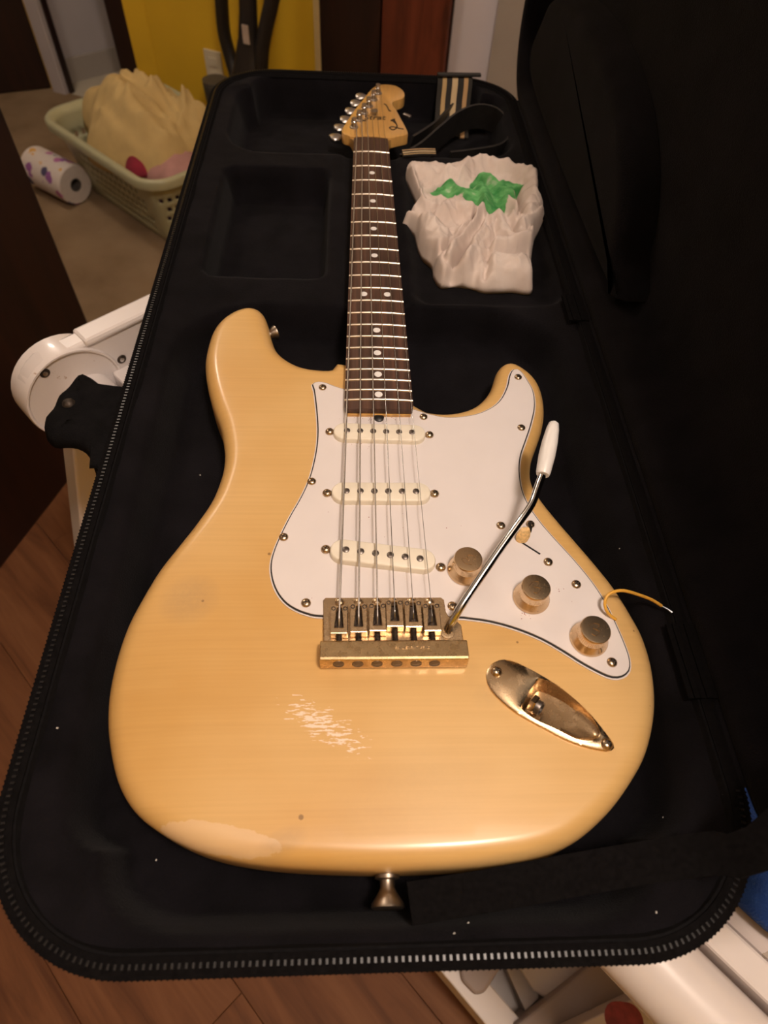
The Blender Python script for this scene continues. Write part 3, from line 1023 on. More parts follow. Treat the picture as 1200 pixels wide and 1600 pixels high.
# ------------------------------------------------------------------ black fleece flap over the rounded end
fl = [(70, 655), (84, 640), (92, 618), (108, 602), (122, 588), (136, 588), (150, 598), (160, 603), (178, 607), (205, 612), (215, 640), (190, 720), (165, 760), (152, 738), (142, 712), (128, 700), (105, 694), (85, 692), (72, 678)]
poly = trace(fl, -.088, .006)
g = G()
def flap_z(x, y):
    q = Vector((x, y, 0)) - T0
    u, v = q.dot(U), q.dot(V)
    d = max(0.0, -(u + .02)) ** 2 * 1.0
    return -.088 - d * 1.5 + .004 * noise.noise(Vector((x * 40, y * 40, 0))) + .003 * math.sin(u * 90)
inn = [poly] + [offset2(poly, -d) for d in (.004, .012, .022)]
rg = []
for j, pl in enumerate(inn):
    rg.append([Vector((q.x, q.y, flap_z(q.x, q.y) - (.005 if j == 0 else 0) + .003 * min(j, 2))) for q in pl])
g.loft(rg, cap=False)
n = len(poly)
cap = [Vector(q) for q in rg[-1]]
g2 = G(); g2.v = g.v; g2.f = g.f
cz = sum((q for q in cap), Vector()) / n
g2.v.append(cz); ci = len(g2.v) - 1
for k in range(n):
    g2.f.append(((len(rg) - 1) * n + k, (len(rg) - 1) * n + (k + 1) % n, ci))
b0 = len(g2.v)
flap = thing('fleece_flap', 'black fleece flap with a metal snap draped over the rounded white rail', 'cloth', Vector((poly[0].x, poly[0].y, -.10)))
obj('cloth', g2, 'fleece', flap, smooth=180, solid=.004)
q = at(107, 631, -.082)
g = G(); g.lathe([(.0, .006), (.004, .005), (.0065, .002), (.007, -.004)], Vector((q.x, q.y, flap_z(q.x, q.y) + .0065)), (-.3, -.2, 1), 20, cap=False)
obj('snap', g, 'dark_metal', flap)

# ------------------------------------------------------------------ guitar case
CX0, CX1, CY0, CY1, CR = -.2135, .2055, -.1915, .862, .082
CB = -.0795
case = thing('guitar_case', 'open black rectangular guitar case with plush lining and zip rim', 'guitar case', ((CX0 + CX1) / 2, (CY0 + CY1) / 2, CB))
rimp = rrect(CX0, CX1, CY0, CY1, CR, 14)
rimp = [Vector(q) for q in resample(rimp, .008)]
g = G()
lv = [(-.020, CB), (-.008, CB + .003), (-.001, CB + .012), (0, CB + .03), (0, -.004), (-.001, 0), (-.010, .0005), (-.012, -.004)]
rg = [[Vector((q.x, q.y, z)) for q in offset2(rimp, d)] for d, z in lv]
g.loft(rg, cap=False)
g.f.append(tuple(range(len(rimp) - 1, -1, -1)))
obj('shell', g, 'nylon', case, smooth=50)
# zip tape and teeth along the rim
g = G()
rg = [[Vector((q.x, q.y, z)) for q in offset2(rimp, d)] for d, z in ((.0008, -.003), (.0012, .0008), (-.0025, .0022), (-.0055, .0022), (-.0085, .0014), (-.0088, -.002))]
g.loft(rg, cap=False)
obj('zip_tape', g, 'zip_tape', case, smooth=60)
tp_ = resample(offset2(rimp, -.0042), .0034)
g = G()
n = len(tp_)
for i, q in enumerate(tp_):
    if q.x > CX1 - .0047 and -.11 < q.y < .79:
        continue
    t = (tp_[(i + 1) % n] - tp_[i - 1])
    a = math.atan2(t.y, t.x)
    g.box((q.x, q.y, .0024), (.0012, .0024, .0016), a)
o = obj('zip_teeth', g, 'zip', case, smooth=0); o['kind'] = 'stuff'
# stitched cord beside the zip
g = G()
cp = resample(offset2(rimp, .0002), .0028)
n = len(cp)
for i, q in enumerate(cp):
    t = (cp[(i + 1) % n] - cp[i - 1]); a = math.atan2(t.y, t.x) + .5
    g.box((q.x, q.y, .0006), (.0034, .0014, .0016), a)
o = obj('rim_stitching', g, 'zip_tape', case, smooth=0); o['kind'] = 'stuff'

# plush lining as one sculpted surface with the wells for body, neck, head and the accessory box
nx, ny = 118, 290
xs = np.linspace(CX0 + .0085, CX1 - .0085, nx); ys = np.linspace(CY0 + .0085, CY1 - .0085, ny)
XX, YY = np.meshgrid(xs, ys)
def sdf(X, Y, x0, x1, y0, y1, r):
    cx, cy, hx, hy = (x0 + x1) / 2, (y0 + y1) / 2, (x1 - x0) / 2 - r, (y1 - y0) / 2 - r
    dx, dy = np.abs(X - cx) - hx, np.abs(Y - cy) - hy
    return np.hypot(np.maximum(dx, 0), np.maximum(dy, 0)) + np.minimum(np.maximum(dx, dy), 0) - r
def well(s, soft): 
    t = np.clip(.5 - s / soft, 0, 1)
    return t * t * (3 - 2 * t)
edge = -sdf(XX, YY, CX0 + .008, CX1 - .008, CY0 + .008, CY1 - .008, CR - .008)
ZZ = -.002 - .007 * (1 - np.exp(-np.maximum(edge, 0) / .018))
def carve(zt, s, soft):
    global ZZ
    w = well(s, soft)
    ZZ = np.minimum(ZZ, ZZ * (1 - w) + zt * w)
sb_ = sdf(XX, YY, -.181, .174, -.169, .335, .075)
carve(-.0455, sb_, .016)
carve(-.050, sdf(XX, YY, -.172, -.053, .388, .602, .014), .010)
carve(-.052, sdf(XX, YY, -.178, .182, .648, .846, .045), .012)
carve(-.0135, sdf(XX, YY, -.033, .034, .30, .68, .008), .010)
carve(-.020, sdf(XX, YY, .042, .192, .352, .615, .02), .018)
ins = edge < 0.0
# neck support blocks stay proud beside the neck; soft unevenness of the plush
nzv = np.array([[noise.noise(Vector((x * 24, y * 24, .3))) + .5 * noise.noise(Vector((x * 70, y * 70, 2))) for x in xs] for y in ys])
ZZ = ZZ + nzv * .0011
# keep the mesh inside the rounded rim by pulling corner vertices onto it
g = G()
cxm, cym = (CX0 + CX1) / 2, (CY0 + CY1) / 2
vs_ = []
rin = CR - .0085
for j in range(ny):
    for i in range(nx):
        x, y = xs[i], ys[j]
        hx, hy = (xs[-1] - xs[0]) / 2 - rin, (ys[-1] - ys[0]) / 2 - rin
        ax, ay = abs(x - cxm) - hx, abs(y - cym) - hy
        if ax > 0 and ay > 0:
            l = math.hypot(ax, ay)
            m_ = max(ax, ay)
            k = m_ / l
            x = cxm + math.copysign(hx + ax * k, x - cxm); y = cym + math.copysign(hy + ay * k, y - cym)
        vs_.append(Vector((x, y, ZZ[j, i])))
fs_ = [(j * nx + i, j * nx + i + 1, (j + 1) * nx + i + 1, (j + 1) * nx + i) for j in range(ny - 1) for i in range(nx - 1)]
g.add(vs_, fs_)
obj('plush_lining', g, 'plush', case, smooth=180)

# lid standing upright on the hinge side
HX, HZ = CX1 + .002, .001
LEAN = math.radians(0)
LH = .415
def lp(d, y, h):     # d: depth into the lid, h: up from the hinge
    return Vector((HX + d * math.cos(LEAN) + h * math.sin(LEAN), y, HZ + h * math.cos(LEAN) - d * math.sin(LEAN)))
lo = [Vector(q) for q in resample(rrect(CY0, CY1, 0, LH, CR, 12), .010)]      # x = along y, y = height
g = G()
lv = [(0, 0), (.0, .002), (.0, .044), (-.006, .056), (-.02, .060)]
rg = [[lp(d, q.x, q.y) for q in offset2(lo, o_)] for o_, d in lv]
g.loft(rg, cap=False)
g.f.append(tuple((len(lv) - 1) * len(lo) + k for k in range(len(lo))))
lid = obj('lid', g, 'nylon', case, smooth=50)
g = G()
lv = [(-.001, .0005), (-.004, .0), (-.012, .002), (-.016, .012), (-.020, .034), (-.034, .045), (-.07, .047)]
rg = [[lp(d, q.x, q.y) for q in offset2(lo, o_)] for o_, d in lv]
g.loft(rg, cap=False)
g.f.append(tuple((len(lv) - 1) * len(lo) + k for k in range(len(lo))))
obj('lid_lining', g, 'plush', lid, smooth=70)
# padded block on the lid over the neck and head
g = G()
bp = [(.80, .02), (.80, .10), (.74, .135), (.62, .15), (.50, .145), (.42, .125), (.365, .09), (.34, .05), (.335, .02)]
bp = [Vector(q) for q in ccw(resample(catmull([Vector(b_) for b_ in bp], .01), .01))]
rg = [[lp(d, q.x, q.y) for q in offset2(bp, o_)] for o_, d in ((0, .046), (0, .022), (-.006, .014), (-.016, .012))]
g.loft(rg, cap=False); g.f.append(tuple((len(rg) - 1) * len(bp) + k for k in range(len(bp))))
obj('neck_pad', g, 'plush', lid, smooth=60)
# fabric hinge with its webbing patches
g = G(); g.box((CX1 - .002, .34, -.0005), (.013, .90, .004)); obj('hinge_strip', g, 'plush', case, smooth=0)
for (pa, pb) in (((1060, 976), (1100, 1092)), ((893, 462), (904, 502))):
    a, b_ = at(*pa, .002), at(*pb, .002)
    g = G()
    for k in range(5):
        g.box(((a.x + b_.x) / 2 - .008 + k * .004, (a.y + b_.y) / 2, .0022 + .0006 * (k % 2)), (.0036, abs(a.y - b_.y), .0022))
    obj('hinge_webbing', g, 'zip_tape', case, smooth=0)
# stay strap from the lid down into the case
path = catmull([lp(.020, -.110, .085), at(1185, 1325, .045), at(1120, 1332, .028), at(1030, 1344, .012), at(900, 1366, .002), at(760, 1392, -.003), at(640, 1412, -.006)], .010, False)
g = ribbon(path, .020, .0016, (0.15, 1, .1))
obj('lid_strap', g, 'zip_tape', case, smooth=40)

# lint caught in the plush
g = G()
lr = random.Random(11)
spots = [(1079, 1079), (1090, 1106), (1048, 1000), (1120, 1246), (1060, 1280), (880, 480), (905, 530), (960, 700), (966, 860), (95, 1142), (188, 1380), (1055, 1268), (610, 1450), (220, 1330), (240, 850), (300, 700)] + [(lr.uniform(40, 1100), lr.uniform(1380, 1480)) for _ in range(10)]
for k, (px, py) in enumerate(spots):
    q = at(px, py, -.010)
    ix = int(np.clip(np.searchsorted(xs, q.x), 0, nx - 1)); iy = int(np.clip(np.searchsorted(ys, q.y), 0, ny - 1))
    r_ = .0011 if k < 2 else lr.uniform(.0003, .0006)
    g.box((q.x, q.y, ZZ[iy, ix] + r_), (r_ * 2, r_ * (3.2 if k < 2 else 1.5), r_), lr.uniform(0, 3))
o = obj('lint_specks', g, 'lint', case, smooth=0); o['kind'] = 'stuff'

# ------------------------------------------------------------------ white rag with green paint
RO = [(632, 262), (640, 254), (665, 252), (700, 258), (720, 254), (735, 248), (760, 250), (775, 257), (800, 260), (825, 266), (838, 278), (842, 300), (841, 322), (850, 332), (857, 346), (848, 354), (838, 366), (834, 385), (832, 400), (830, 420), (833, 450), (800, 449), (760, 450), (740, 444), (712, 440), (690, 442), (678, 428), (675, 412), (660, 398), (652, 380), (647, 362), (636, 352), (626, 350), (634, 336), (645, 330), (662, 340), (655, 322), (643, 296), (634, 278)]
poly = [Vector(q) for q in trace(RO, -.012, .0022)]
cen = Vector((sum(q.x for q in poly) / len(poly), sum(q.y for q in poly) / len(poly)))
def zz_(zx, zy): return at(590 + zx / 4.286, 100 + zy / 4.286, .0).xy
ridges = [([(200, 700), (250, 830), (310, 940), (400, 990)], .007, .012), ([(220, 690), (400, 700), (560, 720)], .012, .009), ([(560, 690), (700, 650), (860, 690), (1000, 740)], .009, .012),
          ([(1040, 760), (1050, 900), (1000, 1040)], .011, .013), ([(430, 980), (520, 930), (600, 960)], .010, .012), ([(340, 1060), (400, 1140), (400, 1220)], .012, .014),
          ([(690, 1000), (600, 1090), (510, 1200), (480, 1320)], .006, .014), ([(760, 1060), (660, 1200), (590, 1340), (560, 1420)], .006, .013), ([(480, 1200), (420, 1320), (440, 1380)], .006, .009),
          ([(800, 1030), (840, 1120), (900, 1180)], .008, .012), ([(960, 1100), (1040, 1040), (1100, 1010)], .007, .013), ([(940, 1120), (1000, 1160), (1040, 1120)], .006, .010),
          ([(760, 1240), (900, 1215), (1020, 1190)], .007, .015), ([(820, 1330), (950, 1340)], .017, .012), ([(740, 1410), (880, 1440), (1000, 1400)], .008, .009), ([(400, 1440), (560, 1430), (740, 1450)], .007, .011),
          ([(900, 1480), (1020, 1440)], .006, .008), ([(640, 1300), (720, 1200), (740, 1120)], .006, .010), ([(180, 1060), (230, 1010), (300, 1030)], .007, .008), ([(700, 770), (800, 820), (880, 850)], .007, .012),
          ([(480, 800), (560, 850), (640, 880)], .010, .008), ([(690, 830), (720, 900), (700, 960)], .008, .010), ([(860, 900), (930, 960), (900, 1080)], .006, .010)]
valleys = [([(300, 820), (380, 800), (480, 770)], .003, .010), ([(410, 970), (330, 1020)], .003, .009), ([(440, 1250), (540, 1160), (620, 1060), (660, 990)], .0028, .012), ([(500, 1340), (620, 1190), (750, 1080)], .0026, .012), ([(740, 1200), (735, 1330), (730, 1400)], .003, .009),
           ([(900, 1060), (925, 1170)], .004, .014), ([(640, 800), (690, 780), (760, 810), (880, 845)], .003, .012), ([(950, 800), (950, 1000)], .003, .010), ([(560, 890), (640, 930), (760, 980)], .003, .009), ([(480, 1380), (560, 1390)], .003, .010), ([(760, 1260), (1000, 1240)], .003, .009), ([(840, 940), (1000, 1050)], .003, .007)]
def seglist(fl): return [([Vector(zz_(*q)) for q in pts], w, a) for pts, w, a in fl]
ridges, valleys = seglist(ridges), seglist(valleys)
def dseg(p_, pts):
    best = 1e9
    for i in range(len(pts) - 1):
        a, b_ = pts[i], pts[i + 1]
        ab = b_ - a
        t = max(0, min(1, (p_ - a).dot(ab) / ab.length_squared))
        best = min(best, (a + ab * t - p_).length)
    return best
def rag_h(x, y, t):
    p_ = Vector((x, y))
    wv = Vector((noise.noise(Vector((x * 60, y * 60, 0))), noise.noise(Vector((x * 60, y * 60, 5))))) * .0025
    p_ = p_ + wv
    h = 0
    for pts, w, a in ridges:
        h = max(h, a * math.exp(-(dseg(p_, pts) / (w * 1.15)) ** 2)) + .15 * a * math.exp(-(dseg(p_, pts) / (w * 1.6)) ** 2)
    for pts, w, a in valleys:
        h -= a * math.exp(-(dseg(p_, pts) / w) ** 2)
    n1 = 1 - abs(noise.noise(Vector((x * 38 + 3, y * 24, 1)))) * 2
    h += .003 * max(0, n1) ** 2 + .0010 * noise.noise(Vector((x * 120, y * 120, 3)))
    wx, wy = x + .006 * noise.noise(Vector((x * 30, y * 30, 7))), y + .006 * noise.noise(Vector((x * 30, y * 30, 9)))
    r1_ = 1 - abs(noise.noise(Vector((wx * 85, wy * 42, 4)))) * 2.2
    r2_ = 1 - abs(noise.noise(Vector((wx * 50 + wy * 40, wy * 60 - wx * 30, 12)))) * 2.2
    h += .0016 * max(0, r1_) ** 2 + .0016 * max(0, r2_) ** 2 - .001
    e = min(1, (1 - t) / .10)
    return (.010 + max(h, -.007) * 1.15) * (e * (2 - e)) 
n = len(poly)
NR = 70
g = G()
BZ = -.0195
rg, prt = [], []
pcs = [(Vector(zz_(560, 830)), .034, .016), (Vector(zz_(720, 890)), .028, .030), (Vector(zz_(800, 790)), .034, .014), (Vector(zz_(830, 870)), .018, .014), (Vector(zz_(800, 990)), .009, .009), (Vector(zz_(430, 820)), .016, .012)]
for i in range(NR + 1):
    t = 1 - i / NR * .985
    row = []
    for q in poly:
        p_ = cen + (q - cen) * t
        z = BZ + rag_h(p_.x, p_.y, t) + .0005
        row.append(Vector((p_.x, p_.y, z)))
        prt.append(max(max(0, 1 - ((p_.x - c_.x) / rx) ** 2 - ((p_.y - c_.y) / ry) ** 2) ** .5 for c_, rx, ry in pcs))
    rg.append(row)
g.loft(rg, cap=False)
g.f.append(tuple(NR * n + k for k in range(n)))
g.f.append(tuple(range(n - 1, -1, -1)))
rag = obj('crumpled_rag', g, 'rag', smooth=180)
tag(rag, 'crumpled off-white cotton rag with a green print beside the guitar neck', 'rag')
at_ = rag.data.attributes.new('print', 'FLOAT', 'POINT')
at_.data.foreach_set('value', prt)

# ------------------------------------------------------------------ guitar strap coiled in the head end of the case
strap = thing('guitar_strap', 'coiled black leather guitar strap with striped webbing in the case', 'strap', (.12, .72, -.052))
def uvband(name, path, wid, thick, up, mat):
    g = ribbon(path, wid, thick, up)
    o = obj(name, g, mat, strap, smooth=40)
    uv = o.data.uv_layers.new(name='UVMap')
    for p_ in o.data.polygons:
        for li in p_.loop_indices:
            vi = o.data.loops[li].vertex_index
            uv.data[li].uv = (vi // 4 / len(path), (0, 1, 1, 0)[vi % 4])
    return o
c1 = catmull([at(622, 262, -.028), at(655, 242, -.026), at(685, 216, -.024), at(712, 194, -.022), at(742, 182, -.022), at(770, 186, -.024), at(788, 204, -.027), at(792, 226, -.030), at(778, 243, -.032), at(740, 251, -.033), at(700, 256, -.033)], .008, False)
uvband('leather_band', c1, .036, .0028, (0, -.25, 1), 'leather')
c2 = catmull([at(640, 228, -.036), at(675, 205, -.036), at(700, 180, -.036), at(716, 165, -.036)], .008, False)
uvband('leather_tail', c2, .030, .0026, (0, -.5, 1), 'leather')
c3 = catmull([(.124, .8655, -.020), (.124, .8660, -.004), (.124, .8610, .0055), (.124, .8520, .0060), (.124, .8430, -.002), (.123, .8330, -.020), (.122, .815, -.040), (.120, .790, -.0495)], .004, False)
uvband('webbing', c3, .050, .0022, (1, .02, 0), 'webbing')
g = G(); g.box((.130, .8490, .0085), (.062, .007, .004), .06); obj('slide_buckle', g, 'leather', strap, smooth=0, bevel=.001)
c4 = catmull([(.040, .640, -.004), (.062, .645, -.004), (.082, .648, -.005)], .005, False)
uvband('webbing_end', c4, .010, .003, (0, 1, .4), 'webbing')
# ------------------------------------------------------------------ the guitar
BT = .0445
gt = thing('electric_guitar', 'aged cream double-cutaway electric guitar lying in the open case', 'guitar', (0, 0, -BT))
SC = .6477
def fr(n): return SC * 2 ** (-n / 12.0)             # y of fret n

BO = [(541, 572, -.003), (520, 579, -.003), (500, 580, -.003), (470, 575, -.003), (445, 563, -.004), ('p', -.0925, .2690), ('p', -.0985, .2880), ('p', -.1030, .3060), ('p', -.1080, .3185), (400, 485, -.004),
      (385, 482, -.003), (365, 489, -.004), (345, 505, -.006), (332, 527, -.008), (324, 560, -.010), (323, 582, -.010), (327, 610, -.010), (335, 640, -.010), (346, 670, -.010), (352, 700, -.010), (353, 722, -.010), (349, 750, -.011),
      (335, 790, -.012), (310, 830, -.013), (281, 868, -.014), (252, 905, -.015), (226, 947, -.016), (205, 988, -.018), (188, 1032, -.018), (176, 1080, -.018), (172, 1122, -.018), (174, 1160, -.018), (183, 1208, -.018),
      (198, 1245, -.02), (220, 1276, -.022), (250, 1301, -.024), (292, 1326, -.026), (340, 1345, -.028), (400, 1358, -.030), (470, 1365, -.030), (540, 1368, -.030), (600, 1369, -.030), (690, 1366, -.030), (760, 1360, -.030),
      (820, 1350, -.028), (870, 1332, -.026), (910, 1305, -.022), (950, 1266, -.018), (985, 1218, -.014), (1005, 1180, -.012), (1017, 1133, -.011), (1020, 1090, -.010), (1014, 1043, -.010), (1001, 1002, -.010), (985, 970, -.009),
      (960, 930, -.009), (935, 896, -.008), (900, 855, -.008), (870, 820, -.008), (845, 788, -.008), (831, 765, -.009), (826, 745, -.010), (829, 720, -.010), (838, 695, -.009), (846, 670, -.008), (850, 640, -.006), (846, 612, -.005),
      (836, 592, -.004), (820, 577, -.003), (803, 569, -.003), ('p', .1175, .2525), ('p', .1108, .2450), ('p', .1062, .2335), ('p', .1008, .2200), ('p', .0925, .2070), (740, 640, -.004), (715, 647, -.003), (690, 649, -.003), (665, 645, -.003), (650, 636, -.003)]
bo = trace(BO, 0, .004)
# far-facing edges show the top of the round-over, so push those out to the true side
n = len(bo)
nrm = []
for i in range(n):
    t = (bo[(i + 1) % n] - bo[i - 1]).normalized(); nrm.append(Vector((t.y, -t.x)))
for _ in range(4): nrm = [(nrm[i - 1] + nrm[i] * 2 + nrm[(i + 1) % n]).normalized() for i in range(n)]
bo = [bo[i] + nrm[i] * (.0050 * max(0, nrm[i].y) ** 1.2 + .0012 * max(0, 1 - abs(nrm[i].y))) for i in range(n)]
RO_ = .0125
def contour(x, y):
    """forearm contour: the top dips towards the bass side lower bout"""
    a, b_ = Vector((-.128, .075)), Vector((-.085, -.150))
    d = (b_ - a).normalized()
    s = (Vector((x, y)) - a).dot(Vector((d.y, -d.x)))
    return -1.9 * s * s if s > 0 else 0.0
def lvl(inset, z):
    out = []
    pl = offset2(bo, -inset, 3) if inset else bo
    for q in pl:
        k = max(0, (z + BT) / BT)
        out.append(Vector((q.x, q.y, z + contour(q.x, q.y) * k)))
    return out
# jack plate outlines
JO = [(100, 230), (115, 170), (160, 120), (230, 98), (310, 110), (420, 160), (540, 225), (680, 315), (820, 430), (930, 540), (1020, 650), (1080, 730), (1110, 780), (1095, 805), (1050, 818), (960, 805), (840, 775), (700, 720), (560, 645), (420, 570), (300, 495), (180, 390), (120, 310)]
JI = [(505, 262), (560, 268), (650, 315), (780, 405), (900, 525), (968, 630), (982, 690), (950, 715), (880, 730), (790, 715), (650, 645), (480, 565), (385, 492), (388, 450), (440, 345)]
jo = [Vector(q) for q in trace([(740 + a / 5, 1010 + b_ / 5) for a, b_ in JO], .002, .002)]
ji = [Vector(q) for q in trace([(740 + a / 5, 1010 + b_ / 5) for a, b_ in JI], .002, .0016)]

def inside(poly, x, y):
    c = False
    k = len(poly)
    for i in range(k):
        x1, y1, x2, y2 = poly[i][0], poly[i][1], poly[(i + 1) % k][0], poly[(i + 1) % k][1]
        if (y1 > y) != (y2 > y) and x < (x2 - x1) * (y - y1) / (y2 - y1) + x1:
            c = not c
    return c

def body_obj():
    from mathutils.geometry import delaunay_2d_cdt
    g = G()
    rings = []
    for k in range(0, 9):
        a = math.radians(90 * k / 8)
        rings.append(lvl(RO_ * (1 - math.sin(a)), -RO_ * (1 - math.cos(a))))
    for k in range(0, 7):
        a = math.radians(90 * k / 6)
        rings.append(lvl(RO_ * (1 - math.cos(a)), -BT + RO_ - RO_ * math.sin(a)))
    # flat top: outline, jack recess hole and a grid of inner points, triangulated
    outer = [q.xy for q in rings[0]]
    hole = [Vector(q) for q in offset2(ji, .0008)]
    pts = [Vector(q) for q in outer] + hole
    ed = [(i, (i + 1) % n) for i in range(n)] + [(n + i, n + (i + 1) % len(hole)) for i in range(len(hole))]
    inner = [Vector(q) for q in offset2(outer, -.004)]
    hout = [Vector(q) for q in offset2(hole, .003)]
    for x in np.arange(-.165, .17, .0065):
        for y in np.arange(-.15, .34, .0065):
            if inside(inner, x, y) and not inside(hout, x, y):
                pts.append(Vector((x, y)))
    vo, _, fo, *_r = delaunay_2d_cdt(pts, ed, [], 0, 1e-7)
    vs_ = [Vector((q.x, q.y, contour(q.x, q.y))) for q in vo]
    fs_ = []
    for f in fo:
        cx = sum(vo[i].x for i in f) / 3; cy = sum(vo[i].y for i in f) / 3
        if inside(outer, cx, cy) and not inside(hole, cx, cy):
            fs_.append(tuple(f))
    g.add(vs_, fs_)
    g.loft(rings, cap=False)
    g.f.append(tuple(len(vs_) + (len(rings) - 1) * n + k for k in range(n))[::-1])
    hb = len(g.v)                                   # walls and floor of the recess
    k = len(hole)
    g.add([Vector((q.x, q.y, 0)) for q in hole] + [Vector((q.x, q.y, -.016)) for q in hole], [(i, (i + 1) % k, k + (i + 1) % k, k + i) for i in range(k)] + [tuple(range(k, 2 * k))])
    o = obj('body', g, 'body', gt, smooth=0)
    bm = bmesh.new(); bm.from_mesh(o.data)
    bmesh.ops.remove_doubles(bm, verts=bm.verts, dist=2e-6)
    bmesh.ops.recalc_face_normals(bm, faces=bm.faces)
    bm.to_mesh(o.data); bm.free()
    for p_ in o.data.polygons: p_.use_smooth = True
    o.data.set_sharp_from_angle(angle=math.radians(45))
    return o
body = body_obj()

# screws share two meshes
def screw_mesh(name, r, h):
    g = G(); g.lathe([(r, 0), (r * .98, h * .35), (r * .75, h * .8), (r * .35, h), (0, h)], (0, 0, 0), n=16)
    # cross slot as two dark bars is too fine here: a small dimple instead
    me = bpy.data.meshes.new(name)
    me.from_pydata([tuple(q) for q in g.v], [], g.f)
    me.materials.append(M['brass_screw'])
    for p_ in me.polygons: p_.use_smooth = True
    return me
SM = screw_mesh('screw', .0034, .0019)
SM2 = screw_mesh('pickup_screw', .0036, .0026)
slot = bpy.data.meshes.new('slot')
gs = G(); gs.box((0, 0, 0), (.0036, .0007, .0005)); gs.box((0, 0, .0), (.0007, .0036, .0005))
slot.from_pydata([tuple(q) for q in gs.v], [], gs.f); slot.materials.append(M['dark_metal'])
srnd = random.Random(5)
def screw(px, py, z, parent, me=None, nm='screw', h=.0019):
    q = at(px, py, z + h * .6)
    o = bpy.data.objects.new(nm, me or SM)
    COL.objects.link(o); o.parent = parent
    o.location = Vector((q.x, q.y, z + Z0)) - world_loc(parent)
    o.rotation_euler = (0, 0, srnd.uniform(0, 3))
    s = bpy.data.objects.new('slot', slot); COL.objects.link(s); s.parent = o
    s.location = (0, 0, h * .97)
    return o

# pickguard: white-black-white laminate
PG = [(492, 608), (489, 601), (495, 597), (507, 598), (522, 604), (541, 610), (560, 620), (600, 628), (645, 640), (668, 647), (700, 653), (740, 649), (768, 638), (784, 624), (794, 604), (798, 586), (804, 577), (813, 580), (824, 596), (832, 612), (834, 636), (828, 664), (820, 688), (812, 712), (810, 736), (814, 764), (824, 788), (840, 812), (860, 836),
      (900, 880), (930, 918), (950, 952), (966, 986), (979, 1018), (983, 1036), (981, 1048), (970, 1056), (955, 1056), (938, 1049), (910, 1034), (880, 1015), (850, 998), (820, 985), (790, 975), (760, 968), (730, 964), (715, 963), (600, 962), (505, 961), (480, 957), (460, 949), (445, 938), (433, 921), (426, 900), (425, 880), (430, 860), (440, 836), (455, 806), (470, 780), (482, 755), (490, 730), (496, 700), (498, 672), (496, 640)]
pg = [Vector(q) for q in trace(PG, .0022, .003)]
g = G(); g.prism(offset2(pg, .0019, 1), -.0002, .0008); pb_ = obj('pickguard_base', g, 'pick_white', gt, smooth=30)
g = G(); g.prism(offset2(pg, .0010, 1), .0008, .0016); obj('pickguard_black_ply', g, 'pick_black', gt, smooth=30)
g = G(); g.prism(pg, .0016, .0024); pick = obj('pickguard', g, 'pick_white', gt, smooth=30)
PZ = .0024
for (px, py) in ((504, 604), (662, 650), (810, 588), (815, 667), (487, 751), (443, 838), (478, 941), (707, 946), (783, 820), (829, 818), (857, 877), (901, 912), (957, 1034)):
    screw(px, py, PZ, pick)
# grime specks on the pickguard near the neck and controls
g = G()
for (px, py, k, sx, sy) in ((575, 656, 26, 26, 7), (600, 652, 16, 30, 5), (560, 700, 8, 12, 4), (823, 962, 14, 7, 3), (560, 655, 10, 18, 8), (640, 830, 8, 60, 30), (560, 830, 6, 60, 40), (880, 925, 6, 8, 6)):
    for _ in range(k):
        q = at(px + srnd.gauss(0, sx), py + srnd.gauss(0, sy), PZ)
        r_ = srnd.uniform(.00012, .00042)
        g.lathe([(r_, 0), (r_ * .6, .00012), (0, .00014)], (q.x, q.y, PZ), n=6)
o = obj('grime_specks', g, 'red_print', pick, smooth=0); o['kind'] = 'stuff'

# pickups
def stadium(hl, hw, nn=12):
    out = []
    for k in range(nn + 1):
        a = math.radians(-90 + 180 * k / nn); out.append(Vector((hl - hw + hw * math.cos(a), hw * math.sin(a))))
    for k in range(nn + 1):
        a = math.radians(90 + 180 * k / nn); out.append(Vector((-hl + hw + hw * math.cos(a), hw * math.sin(a))))
    return out
for (pa, pb, ztop) in (((521, 673), (665, 677), .0070), ((518, 768), (673, 769), .0075), ((516, 857), (681, 877), .0080)):
    a, b_ = at(*pa, ztop), at(*pb, ztop)
    c = (a + b_) / 2; an = math.atan2(b_.y - a.y, b_.x - a.x); hl = (b_ - a).length / 2
    c.y += .0006
    Rz = Matrix.Rotation(an, 2)
    st = [Vector(c.xy) + Rz @ q for q in stadium(hl, .0088)]
    g = G()
    rg = [[Vector((q.x, q.y, z)) for q in offset2(st, -d, 0)] for d, z in ((-.0003, .0020), (0, ztop - .0012), (.0004, ztop - .0004), (.0012, ztop))]
    g.loft(rg)
    pk = obj('pickup', g, 'cream_plastic', gt, smooth=40)
    tag(pk, 'cream single-coil pickup cover')
    pm = None
    for k in range(6):
        off = Rz @ Vector(((k - 2.5) * .0104, 0))
        if pm is None:
            g = G(); g.lathe([(.0025, -.001), (.0025, .0004), (.0021, .0007), (0, .0008)], (c.x + off.x, c.y + off.y, ztop), n=18)
            pm = obj('pole_piece', g, 'pole', pk, loc=(c.x + off.x, c.y + off.y, ztop)); f0 = off
        else:
            clone(pm, (off.x - f0.x, off.y - f0.y, 0))
for (px, py) in ((515, 673), (671, 678), (511, 769), (679, 770), (509, 857), (689, 885)):
    screw(px, py, PZ, gt, SM2, 'pickup_screw', .0026)

